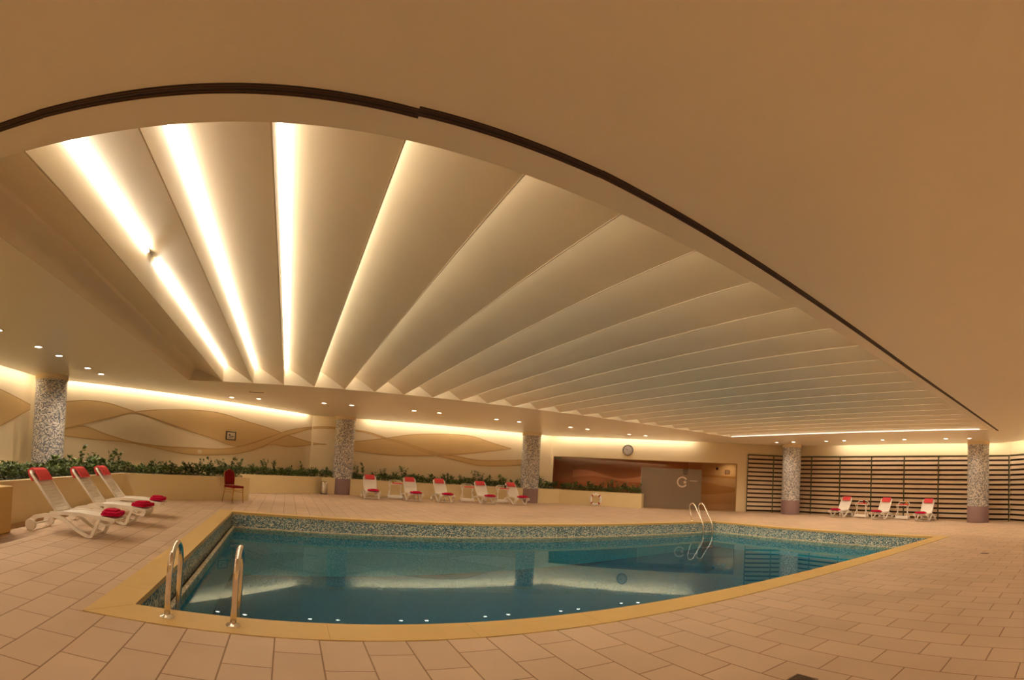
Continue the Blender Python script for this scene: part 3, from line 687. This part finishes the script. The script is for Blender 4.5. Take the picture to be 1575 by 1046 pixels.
plant_line([(-4.30, 9.5), (-4.30, 12.62)], 0.26, 'in the planter behind the near left loungers', 'shrubs behind the near left loungers', sc=(0.9, 1.3))
plant_line([(-4.30, 12.62), (-1.33, 15.70)], 0.30, 'in the planter left of the red chair', 'shrubs left of the red chair')
plant_line(LINE2, 0.30, 'in the planter between red chair and bin', 'shrubs between chair and bin', sc=(0.85, 1.25))
plant_line(LINE3, 0.30, 'behind the five far loungers', 'shrubs behind the five far loungers', sc=(0.95, 1.4))
plant_line(LINE4, 0.30, 'in the planter beneath the brown window', 'shrubs under the brown window', sc=(0.95, 1.45))

# ================================================================ THINGS
# ---- downlights
def make_downlight():
    t = thing('downlight', (0, 0, H))
    bm = bmesh.new(); lathe(bm, [(0.075, -0.001), (0.115, -0.002), (0.118, -0.010), (0.080, -0.014), (0.075, -0.001)], 24); obj('trim_ring', bm, M['planter_top'], t, smooth=True)
    bm = bmesh.new(); cyl(bm, (0, 0), 0.080, -0.0095, -0.002, 24); obj('lens', bm, M['lens'], t)
    spot(0, 0, -0.03, SPOT_W, t)
    return t
DL = make_downlight(); first = True
def downlight(x, y, label, group):
    global first
    o = DL if first else copy_tree(DL); first = False
    o.location = (x, y, H); tag(o, label, 'ceiling light', group)
nth = ['first', 'second', 'third', 'fourth', 'fifth', 'sixth', 'seventh', 'eighth', 'ninth', 'tenth', 'eleventh', 'twelfth']
k = 0
for x, y in ((-2.07, 17.4), (-1.12, 17.35), (1.13, 17.4), (2.1, 17.4), (4.35, 17.45), (5.28, 17.4), (7.62, 17.6), (8.6, 17.65), (10.87, 17.5), (11.72, 17.5), (14.0, 17.55), (14.75, 17.3)):
    downlight(x, y, 'round downlight, %s from the left in the row along the back ceiling' % nth[k], 'downlights along the back'); k += 1
LEFTL = bpy.data.lights.new('spot_left', 'SPOT'); LEFTL.energy = SPOT_W * 2.4; LEFTL.color = (1.0, 0.80, 0.57); LEFTL.spot_size = 2.7; LEFTL.spot_blend = 0.9; LEFTL.shadow_soft_size = 0.06
for k, y in enumerate((7.82, 9.4, 10.4, 12.1, 13.06, 6.75, 5.15, 4.15, 2.55, 1.55)):  # those beyond the left edge are unseen, added to brighten the left deck
    downlight(-5.2, y, ('round downlight, %s from the left edge in the left ceiling row' if k < 5 else 'added fill downlight beyond the left edge, %s in the row') % nth[k if k < 5 else k - 5], 'downlights on the left')
    for q in bpy.data.objects:
        if q.type == 'LIGHT' and q.parent is not None and abs(q.parent.location.x + 5.2) < 1e-4: q.data = LEFTL
for k, y in enumerate((13.33, 12.41, 10.71, 9.82, 8.04, 7.07, 5.31, 4.35)):
    downlight(19.33, y, 'round downlight, %s from the left in the row before the slatted screens' % nth[k], 'downlights on the right')
NEAR = bpy.data.lights.new('spot_near', 'SPOT'); NEAR.energy = SPOT_W * 3.6; NEAR.color = (1.0, 0.80, 0.57); NEAR.spot_size = 2.7; NEAR.spot_blend = 0.9; NEAR.shadow_soft_size = 0.06
for k, (x, y) in enumerate([(-5.5, -2.6), (-2.4, -2.6), (0.8, -2.6), (4.0, -2.6), (7.2, -2.6), (10.4, -2.6), (13.6, -2.4), (16.4, -0.2)]):   # unseen downlights added behind the camera to brighten the near side
    downlight(x, y, '%s added fill downlight over the near deck behind the viewer' % nth[k], 'added fill lights over the near deck')
    for q in bpy.data.objects:
        if q.type == 'LIGHT' and q.parent is not None and abs(q.parent.location.x - x) < 1e-4 and abs(q.parent.location.y - y) < 1e-4: q.data = NEAR
# linear vent in the back ceiling
m = Matrix.Translation((-1.1, 15.72, H)); bm = bmesh.new(); box(bm, -0.24, 0.24, -0.07, 0.07, -0.008, 0.0, m)
o = tag(obj('ceiling_vent', bm, M['planter']), 'small slotted vent in the ceiling left of the back downlights', 'ceiling vent')
bm = bmesh.new()
for yy_ in (-0.04, 0, 0.04): box(bm, -0.22, 0.22, yy_ - 0.012, yy_ + 0.012, -0.010, -0.007, m)
obj('slot', bm, M['groove'], o)

# ---- sun loungers. local +x = foot end, origin on the floor between the front feet
def sheet(bm, path, y0, y1, th, nseg=1, crown=0.0, mi=0):
    """bent slab following path [(x,z)] across y"""
    ny = 6; rows = []
    for i, (x, z) in enumerate(path):
        a_ = path[max(0, i - 1)]; b_ = path[min(len(path) - 1, i + 1)]
        d = Vector((b_[0] - a_[0], b_[1] - a_[1])).normalized(); n = Vector((-d.y, d.x))
        up, dn = [], []
        for j in range(ny + 1):
            y = y0 + (y1 - y0) * j / ny; c = crown * (1 - (2 * j / ny - 1) ** 2)
            up.append(bm.verts.new((x + n.x * c, y, z + n.y * c))); dn.append(bm.verts.new((x + n.x * (c - th), y, z + n.y * (c - th))))
        rows.append((up, dn))
    for (u0, d0), (u1, d1) in zip(rows, rows[1:]):
        for j in range(ny):
            bm.faces.new((u0[j], u1[j], u1[j + 1], u0[j + 1])); bm.faces.new((d0[j], d0[j + 1], d1[j + 1], d1[j]))
        bm.faces.new((u0[0], d0[0], d1[0], u1[0])); bm.faces.new((u0[ny], u1[ny], d1[ny], d0[ny]))
    for u, d in (rows[0], rows[-1]):
        for j in range(ny): bm.faces.new((u[j], u[j + 1], d[j + 1], d[j]))
def bar(bm, pts, w_, h_):
    """flat bar with rectangular section following pts (x,y,z) in a y-constant plane"""
    rows = []
    for i, p in enumerate(pts):
        a_, b_ = Vector(pts[max(0, i - 1)]), Vector(pts[min(len(pts) - 1, i + 1)]); d = (b_ - a_).normalized(); n = Vector((-d.z, 0, d.x))
        p = Vector(p); Y = Vector((0, w_ / 2, 0)); hh = h_[i] if isinstance(h_, (list, tuple)) else h_
        rows.append([bm.verts.new(q) for q in (p + n * hh / 2 + Y, p + n * hh / 2 - Y, p - n * hh / 2 - Y, p - n * hh / 2 + Y)])
    for a_, b_ in zip(rows, rows[1:]):
        for k in range(4): bm.faces.new((a_[k], a_[(k + 1) % 4], b_[(k + 1) % 4], b_[k]))
    bm.faces.new(rows[0]); bm.faces.new(rows[-1][::-1])
HX, SZ, FX = -0.56, 0.315, 0.37           # hinge x, seat height, foot end x
BA, BL = math.radians(49), 0.76          # back angle and length
def make_lounger():
    t = thing('sun_lounger', (0, 0, 0))
    # seat: slightly waved moulded surface built of narrow slats
    bm = bmesh.new()
    n = 13
    for k in range(n):
        x0 = HX + 0.01 + (FX - HX - 0.02) * k / n; x1 = HX + 0.01 + (FX - HX - 0.02) * (k + 0.86) / n
        zf = lambda x: SZ + 0.035 * math.sin((x - HX) / (FX - HX) * PI) * 0.8 - 0.015 * (x - HX)
        sheet(bm, [(x0, zf(x0)), (x1, zf(x1))], -0.235, 0.235, 0.016)
    seat = obj('seat', bm, M['weave'], t)
    # backrest slats
    bm = bmesh.new(); n = 12
    for k in range(n):
        u0, u1 = 0.03 + (BL - 0.04) * k / n, 0.03 + (BL - 0.04) * (k + 0.9) / n
        sheet(bm, [(HX - u1 * math.cos(BA), SZ + u1 * math.sin(BA)), (HX - u0 * math.cos(BA), SZ + u0 * math.sin(BA))], -0.235, 0.235, 0.016, crown=-0.012)
    back = obj('backrest', bm, M['weave'], t)
    bm = bmesh.new()
    for sy in (-1, 1):
        tube(bm, [(HX - u * math.cos(BA), sy * 0.255, SZ + u * math.sin(BA)) for u in (0, 0.25, 0.5, BL - 0.06)] + [(HX - (BL - 0.01) * math.cos(BA), sy * 0.23, SZ + (BL - 0.01) * math.sin(BA))], 0.022, 8)
    tube(bm, [(HX - (BL) * math.cos(BA), y, SZ + BL * math.sin(BA)) for y in (-0.235, -0.1, 0.1, 0.235)], 0.020, 8)
    obj('back_frame', bm, M['plastic'], back, smooth=True)
    for sy in (-1, 1):
        y = sy * 0.285
        bm = bmesh.new()   # seat rail
        bar(bm, [(HX - 0.10, y - sy * 0.02, SZ - 0.02), (HX + 0.1, y - sy * 0.02, SZ + 0.0), (-0.2, y - sy * 0.02, SZ + 0.012), (0.1, y - sy * 0.02, SZ + 0.0), (FX, y - sy * 0.02, SZ - 0.025)], 0.045, 0.05)
        obj('seat_rail', bm, M['plastic'], t)
        bm = bmesh.new()   # arched rear member sweeping from the wheel to the front foot, then up to the seat: the V
        bar(bm, [(-0.98, y, 0.14), (-0.90, y, 0.21), (-0.74, y, 0.255), (-0.58, y, 0.265), (-0.44, y, 0.235), (-0.32, y, 0.17), (-0.18, y, 0.085), (-0.06, y, 0.035), (0.0, y, 0.02)], 0.05, [0.07, 0.07, 0.06, 0.055, 0.055, 0.05, 0.045, 0.04, 0.04])
        bar(bm, [(-0.025, y, 0.018), (0.03, y, 0.03), (0.07, y, 0.12), (0.14, y, 0.30)], 0.05, 0.045)
        obj('leg', bm, M['plastic'], t)
        bm = bmesh.new()   # small curved brace under the foot end
        bar(bm, [(FX - 0.02, y, SZ - 0.035), (0.30, y, SZ - 0.085), (0.22, y, SZ - 0.10), (0.10, y, SZ - 0.06)], 0.035, 0.025)
        obj('brace', bm, M['plastic'], t)
        bm = bmesh.new()
        cyl(bm, (0, 0), 0.088, -0.03, 0.03, 24); bevel(bm, 0.006, 1)
        for v in bm.verts: v.co = Vector((-0.96 + v.co.x, y + sy * 0.02 + v.co.z, 0.09 + v.co.y))
        obj('wheel', bm, M['plastic'], t)
    for cx_, cz_ in ((-0.96, 0.09), (0.0, 0.03), (HX, SZ - 0.03)):
        bm = bmesh.new(); tube(bm, [(cx_, -0.28, cz_), (cx_, 0.28, cz_)], 0.016, 8); obj('crossbar', bm, M['plastic'], t)
    return t
LG = make_lounger(); PL_ = LG
def lx(u, off): return HX - u * math.cos(BA) + off * math.sin(BA), SZ + u * math.sin(BA) + off * math.cos(BA)
bm = bmesh.new()     # coral towel draped over the head end
path = [lx(BL - 0.20, 0.035), lx(BL - 0.10, 0.042), lx(BL - 0.02, 0.042), lx(BL + 0.03, 0.02), lx(BL + 0.038, -0.03), lx(BL - 0.02, -0.055), lx(BL - 0.12, -0.07)]
sheet(bm, path, -0.20, 0.20, -0.024 * -1)
HT = obj('head_towel', bm, M['red']); HT_m = HT.data
for p in HT.data.polygons: p.use_smooth = False
bm = bmesh.new()     # folded crimson towel on the foot end: stacked rounded folds
for k, (dx, dy, z0, th, sx, sy) in enumerate(((0, 0, 0, 0.034, 0.15, 0.235), (0.008, -0.006, 0.030, 0.030, 0.145, 0.22), (-0.02, 0.02, 0.058, 0.024, 0.10, 0.14))):
    b2 = bmesh.new(); box(b2, -sx + dx, sx + dx, -sy + dy, sy + dy, z0, z0 + th)
    bmesh.ops.subdivide_edges(b2, edges=b2.edges[:], cuts=3, use_grid_fill=True)
    for v in b2.verts:
        v.co.z += 0.006 * math.sin(v.co.x * 31 + k) * math.cos(v.co.y * 27 + k)
        v.co.x *= 1 - 0.25 * (v.co.y / 0.2) ** 2 * 0.4
    me = bpy.data.meshes.new('tmp'); b2.to_mesh(me); b2.free(); bm.from_mesh(me); bpy.data.meshes.remove(me)
FT = obj('folded_towel', bm, M['magenta'], smooth=True)
md = FT.modifiers.new('soft', 'SUBSURF'); md.levels = 1; md.render_levels = 1
WHO = [(-2.71, 7.03, 0, 'nearest of the three near left loungers, behind the pool ladder', 'near left'),
       (-2.71, 8.60, 0, 'middle of the three near left loungers', 'near left'),
       (-2.79, 9.97, 0, 'farthest of the three near left loungers', 'near left'),
       (3.43, 19.75, -91, 'first of the five far loungers, beside the column', 'far'),
       (5.15, 19.75, -90, 'second from the left of the five far loungers', 'far'),
       (6.48, 19.75, -89, 'third from the left of the five far loungers', 'far'),
       (8.36, 19.75, -90, 'fourth from the left of the five far loungers', 'far'),
       (9.93, 19.85, -89, 'rightmost of the five far loungers, before the column', 'far'),
       (20.42, 10.62, 182, 'leftmost of the three right loungers by the slatted screens', 'right'),
       (20.45, 8.62, 182, 'middle of the three right loungers by the slatted screens', 'right'),
       (20.48, 6.62, 182, 'rightmost of the three right loungers by the slatted screens', 'right')]
for i, (x, y, rz, who, grp) in enumerate(WHO):
    o = LG if i == 0 else copy_tree(LG)
    o.location = (x, y, 0); o.rotation_euler = (0, 0, math.radians(rz))
    tag(o, 'white resin sun lounger, ' + who, 'sun lounger', grp + ' row of sun loungers')
    h_ = HT if i == 0 else HT.copy()
    if i: C.objects.link(h_)
    h_.location = (x, y, 0); h_.rotation_euler = (0, 0, math.radians(rz))
    tag(h_, 'coral head towel on the ' + who, 'towel', 'coral towels on the ' + grp + ' loungers')
    f_ = FT if i == 0 else FT.copy()
    if i: C.objects.link(f_)
    mt = Matrix.Translation((x, y, 0)) @ Matrix.Rotation(math.radians(rz), 4, 'Z')
    f_.location = mt @ Vector((0.24, 0.0, SZ + 0.024)); f_.rotation_euler = (0, 0, math.radians(rz + R.uniform(-12, 12)))
    tag(f_, 'folded crimson towel on the ' + who, 'towel', 'folded crimson towels on the ' + grp + ' loungers')

# ---- serving trolleys between the loungers (local x = width)
def make_trolley():
    t = thing('side_trolley', (0, 0, 0))
    for sx in (-1, 1):
        bm = bmesh.new()
        for y0, y1 in ((-0.2, 0.12), (0.2, -0.12)):
            tube(bm, [(sx * 0.30, y0, 0.02), (sx * 0.25, y0 * 0.6, 0.22), (sx * 0.215, y0 * 0.1 + y1 * 0.3, 0.42), (sx * 0.245, y1, 0.63)], 0.017, 8)
        obj('leg', bm, M['plastic'], t, smooth=True)
    bm = bmesh.new(); box(bm, -0.285, 0.285, -0.15, 0.15, 0.05, 0.165); bevel(bm, 0.025, 3); obj('lower_shelf', bm, M['plastic'], t)
    bm = bmesh.new(); box(bm, -0.25, 0.25, -0.17, 0.17, 0.615, 0.64); bevel(bm, 0.008, 2); obj('table_top', bm, M['plastic'], t)
    bm = bmesh.new(); tube(bm, [(-0.26, 0.17, 0.63), (-0.25, 0.19, 0.73), (-0.19, 0.2, 0.775), (0, 0.2, 0.785), (0.19, 0.2, 0.775), (0.25, 0.19, 0.73), (0.26, 0.17, 0.63)], 0.014, 8); obj('handle', bm, M['plastic'], t, smooth=True)
    return t
def rolled(mt):
    bm = bmesh.new(); box(bm, -0.20, 0.20, -0.12, 0.12, 0, 0.045); bevel(bm, 0.015, 3); return obj('tray_towel', bm, mt, smooth=False)
TR = make_trolley(); TT = rolled(M['red'])
TW = [(4.50, 20.45, -4, 'first trolley from the left of the five far loungers'), (7.72, 20.55, -4, 'second trolley, between the third and fourth far loungers'), (9.42, 20.6, -4, 'third trolley, before the rightmost far lounger'),
      (20.95, 9.68, 92, 'left trolley between the three right loungers'), (20.98, 7.70, 92, 'right trolley between the three right loungers')]
for i, (x, y, rz, who) in enumerate(TW):
    o = TR if i == 0 else copy_tree(TR)
    o.location = (x, y, 0); o.rotation_euler = (0, 0, math.radians(rz if i < 3 else -90)); tag(o, 'white side trolley with lower shelf, ' + who, 'trolley', 'white side trolleys')
    q = TT if i == 0 else TT.copy()
    if i: C.objects.link(q)
    mt = Matrix.Translation((x, y, 0)) @ Matrix.Rotation(o.rotation_euler.z, 4, 'Z')
    q.location = mt @ Vector((0.06, -0.04, 0.64)); q.rotation_euler = o.rotation_euler
    tag(q, 'red folded towel lying on the ' + who, 'towel', 'red towels on the trolleys')
def cup(x, y, z, mt, label, r=0.035, h=0.09):
    bm = bmesh.new(); lathe(bm, [(0.001, 0), (r * 0.75, 0), (r, h), (r - 0.004, h), (r * 0.7, 0.006), (0.001, 0.006)], 16)
    o = tag(obj('cup', bm, mt, smooth=True), label, 'cup'); o.location = (x, y, z)
cup(4.42, 20.58, 0.64, M['lime'], 'yellow green cup on the leftmost trolley', 0.045, 0.15)
cup(9.58, 20.68, 0.64, M['black'], 'dark bottle shaped cup on the third far trolley', 0.04, 0.17)
cup(20.90, 7.50, 0.685, M['orange'], 'orange cup on the right trolley by the slatted screens', 0.045, 0.12)
cup(20.92, 9.54, 0.685, M['maroon'], 'dark red cup on the left trolley by the slatted screens', 0.05, 0.12)

# ---- red banquet chair
def chair():
    t = thing('banquet_chair', (-1.50, 14.60, 0), math.radians(-44), 'red velvet banquet chair with gold legs beside the planter corner', 'chair')
    bm = bmesh.new(); box(bm, -0.21, 0.22, -0.205, 0.205, 0.425, 0.485); bevel(bm, 0.02, 3); obj('seat', bm, M['maroon'], t)
    def Z(z): return -0.20 - 0.13 * (z - 0.45)
    bm = bmesh.new()                                     # upholstered back with an arched crown
    prof = [(-0.16, 0.50), (0.16, 0.50), (0.185, 0.66), (0.185, 0.82), (0.15, 0.885), (0.09, 0.90), (0.05, 0.935), (0, 0.95), (-0.05, 0.935), (-0.09, 0.90), (-0.15, 0.885), (-0.185, 0.82), (-0.185, 0.66)]
    f0 = [bm.verts.new((Z(z) + 0.02, y, z)) for y, z in prof]; f1 = [bm.verts.new((Z(z) - 0.02, y, z)) for y, z in prof]
    bm.faces.new(f0); bm.faces.new(f1[::-1])
    for i in range(len(prof)): j = (i + 1) % len(prof); bm.faces.new((f0[i], f0[j], f1[j], f1[i]))
    bk = obj('backrest', bm, M['maroon'], t)
    bm = bmesh.new(); tube(bm, [(Z(z), y * 1.06, z if z > 0.51 else 0.47) for y, z in prof[1:]] + [(Z(0.47), -0.17, 0.47)], 0.012, 8); obj('back_frame', bm, M['brass'], bk, smooth=True)
    for sx, sy in ((1, 1), (1, -1), (-1, 1), (-1, -1)):
        bm = bmesh.new()
        if sx > 0: tube(bm, [(0.19, sy * 0.18, 0.43), (0.205, sy * 0.19, 0.2), (0.225, sy * 0.195, 0.0)], [0.014, 0.013, 0.011], 8)
        else: tube(bm, [(-0.19, sy * 0.175, 0.47), (-0.215, sy * 0.18, 0.25), (-0.275, sy * 0.185, 0.0)], [0.014, 0.013, 0.011], 8)
        obj('leg', bm, M['brass'], t, smooth=True)
    bm = bmesh.new()
    for sy in (-1, 1): tube(bm, [(-0.205, sy * 0.18, 0.30), (0.2, sy * 0.19, 0.30)], 0.008, 6)
    tube(bm, [(0.2, -0.18, 0.36), (0.2, 0.18, 0.36)], 0.008, 6); tube(bm, [(-0.2, -0.18, 0.36), (-0.2, 0.18, 0.36)], 0.008, 6)
    obj('stretcher', bm, M['brass'], t)
chair()

# ---- pool ladders: inverted-U rails
def rail(t, x, y0, y1, z_top, z_end, r=0.025, n=10):
    """rail standing on y0 (deck) and dropping into the water at y1"""
    bm = bmesh.new(); rr = abs(y1 - y0) / 2; sg = 1 if y1 > y0 else -1; cy = (y0 + y1) / 2
    pts = [(x, y0, 0.0), (x, y0, 0.12)] + [(x, cy - sg * rr * math.cos(a_), z_top - rr + rr * math.sin(a_)) for a_ in [PI * k / 14 for k in range(15)]] + [(x, y1, -0.1), (x, y1, z_end)]
    tube(bm, pts, r, 14); obj('handrail', bm, M['chrome'], t, smooth=True)
    bm = bmesh.new(); lathe(bm, [(0.001, 0.024), (r + 0.006, 0.024), (r + 0.01, 0.018), (0.055, 0.012), (0.06, 0.006), (0.06, 0.0)], 24, c=(x, y0)); obj('flange', bm, M['chrome'], t, smooth=True)
lad = thing('pool_ladder', (0, 0, 0.004), 0, 'shiny steel pool ladder in the near left corner of the pool', 'pool ladder')
rail(lad, -0.865, 3.90, 4.32, 0.555, -1.3); rail(lad, -0.335, 3.88, 4.32, 0.565, -1.3)
for z in (-0.55, -0.85, -1.15):
    bm = bmesh.new(); box(bm, -0.865, -0.335, 4.28, 4.36, z - 0.015, z + 0.015); bevel(bm, 0.005, 1); obj('step', bm, M['steel'], lad)
lad2 = thing('pool_ladder', (0, 0, 0.004), 0, 'thin steel pool ladder at the far right corner of the pool', 'pool ladder')
def rail2(x):
    bm = bmesh.new()
    pts = [(x, 12.22, 0.0), (x, 12.30, 0.22), (x, 12.37, 0.42), (x, 12.37, 0.54), (x, 12.30, 0.61), (x, 12.20, 0.61), (x, 12.10, 0.53), (x, 11.95, 0.30), (x, 11.78, 0.07), (x, 11.68, -0.12), (x, 11.68, -1.2)]
    tube(bm, pts, 0.021, 12); obj('handrail', bm, M['chrome'], lad2, smooth=True)
    bm = bmesh.new(); lathe(bm, [(0.001, 0.02), (0.03, 0.02), (0.05, 0.006), (0.05, 0)], 20, c=(x, 12.22)); obj('flange', bm, M['chrome'], lad2, smooth=True)
rail2(12.72); rail2(13.18)
for z in (-0.55, -0.85):
    bm = bmesh.new(); box(bm, 12.72, 13.18, 11.64, 11.72, z - 0.015, z + 0.015); obj('step', bm, M['steel'], lad2)

# ---- clock
ck = thing('wall_clock', m_dr @ Vector((4.0, 0, 2.80)), math.atan2(m_dr[1][0], m_dr[0][0]), 'round grey wall clock above the brown window', 'clock')
ck.location = m_dr @ Vector(((15.78 - 13) * math.sqrt(2), 0, 2.85))
def disc(bm, r, y0, y1, n=40):
    b2 = bmesh.new(); cyl(b2, (0, 0), r, 0, 1, n)
    for v in b2.verts: v.co = Vector((v.co.x, y0 + (y1 - y0) * v.co.z, v.co.y))
    me = bpy.data.meshes.new('tmp'); b2.to_mesh(me); b2.free(); bm.from_mesh(me); bpy.data.meshes.remove(me)
bm = bmesh.new()
tube(bm, [(0.25 * math.cos(2 * PI * k / 40), -0.03, 0.25 * math.sin(2 * PI * k / 40)) for k in range(40)], 0.024, 10, closed=True); obj('rim', bm, M['clockrim'], ck, smooth=True)
bm = bmesh.new(); disc(bm, 0.245, 0.0, -0.02); obj('face', bm, M['clockface'], ck)
for k in range(12):
    bm = bmesh.new(); box(bm, -0.006, 0.006, -0.024, -0.020, 0.18, 0.215, Matrix.Rotation(2 * PI * k / 12, 4, 'Y')); obj('hour_mark', bm, M['black'], ck)
for nm_, L_, w_, ang in (('hour_hand', 0.12, 0.011, -65), ('minute_hand', 0.18, 0.007, 8)):
    bm = bmesh.new(); box(bm, -w_, w_, -0.028, -0.024, -0.02, L_, Matrix.Rotation(math.radians(ang), 4, 'Y')); obj(nm_, bm, M['black'] if nm_ == 'hour_hand' else M['signwhite'], ck)
# ---- lifebuoy leaning on the planter
lb = thing('lifebuoy', (14.26, 20.24, 0.31), math.radians(-45), 'white lifebuoy with four red bands against the right planter', 'lifebuoy')
Mx = Matrix.Rotation(math.radians(-8), 4, 'X')
def torus_arc(a0, a1, r0, r1, n, y=-0.06):
    bm = bmesh.new(); pts = [Mx @ Vector((r0 * math.cos(a_), y, r0 * math.sin(a_))) for a_ in [a0 + (a1 - a0) * k / n for k in range(n + (0 if abs(a1 - a0) > 6.2 else 1))]]
    tube(bm, pts, r1, 12, closed=abs(a1 - a0) > 6.2); return bm
obj('ring', torus_arc(0, 2 * PI, 0.245, 0.058, 48), M['buoy'], lb, smooth=True)
for k in range(4): obj('red_band', torus_arc(PI / 4 + k * PI / 2 - 0.13, PI / 4 + k * PI / 2 + 0.13, 0.245, 0.0615, 6), M['buoyred'], lb, smooth=True)
bm = bmesh.new()
for k in range(4):
    a0 = PI / 4 + k * PI / 2
    tube(bm, [Mx @ Vector(((0.305 + 0.02 * math.sin(PI * j / 8)) * math.cos(a0 + PI / 2 * j / 8), -0.06, (0.305 + 0.02 * math.sin(PI * j / 8)) * math.sin(a0 + PI / 2 * j / 8))) for j in range(9)], 0.006, 6)
obj('grab_rope', bm, M['buoy'], lb)
# ---- bin
bn = thing('waste_bin', (1.62, 21.30, 0), 0, 'small cylindrical steel waste bin left of the mosaic column', 'bin')
bm = bmesh.new(); lathe(bm, [(0.001, 0.0), (0.14, 0.0), (0.145, 0.02), (0.145, 0.50), (0.135, 0.505), (0.13, 0.46), (0.001, 0.46)], 32); obj('bin_body', bm, M['steel'], bn, smooth=True)
bm = bmesh.new(); lathe(bm, [(0.148, 0.44), (0.15, 0.50), (0.10, 0.56), (0.095, 0.555), (0.13, 0.5)], 32); obj('lid_ring', bm, M['chrome'], bn, smooth=True)
bm = bmesh.new(); lathe(bm, [(0.149, 0.0), (0.149, 0.03), (0.14, 0.03)], 32); obj('base_ring', bm, M['black'], bn, smooth=True)
# ---- floor drains
def drain(x, y, rz, label, s=0.16):
    t = thing('floor_drain', (x, y, 0.0), math.radians(rz), label, 'drain', 'floor drains')
    bm = bmesh.new(); ring(bm, [(-s / 2, -s / 2), (s / 2, -s / 2), (s / 2, s / 2), (-s / 2, s / 2)], inset([(-s / 2, -s / 2), (s / 2, -s / 2), (s / 2, s / 2), (-s / 2, s / 2)], 0.012), 0, 0.004); obj('frame', bm, M['drain'], t)
    bm = bmesh.new(); box(bm, -s / 2 + 0.012, s / 2 - 0.012, -s / 2 + 0.012, s / 2 - 0.012, 0, 0.0015); obj('pit', bm, M['groove'], t)
    bm = bmesh.new(); n = 9
    for k in range(n):
        xx = -s / 2 + 0.016 + (s - 0.032) * k / (n - 1); box(bm, xx - 0.004, xx + 0.004, -s / 2 + 0.012, s / 2 - 0.012, 0.0015, 0.0035)
    obj('grate', bm, M['drain'], t)
drain(2.995, 1.80, 0, 'square steel floor drain at the bottom edge of the picture', 0.17)
drain(10.52, 2.01, 0, 'small floor drain far right on the tiled deck', 0.16)
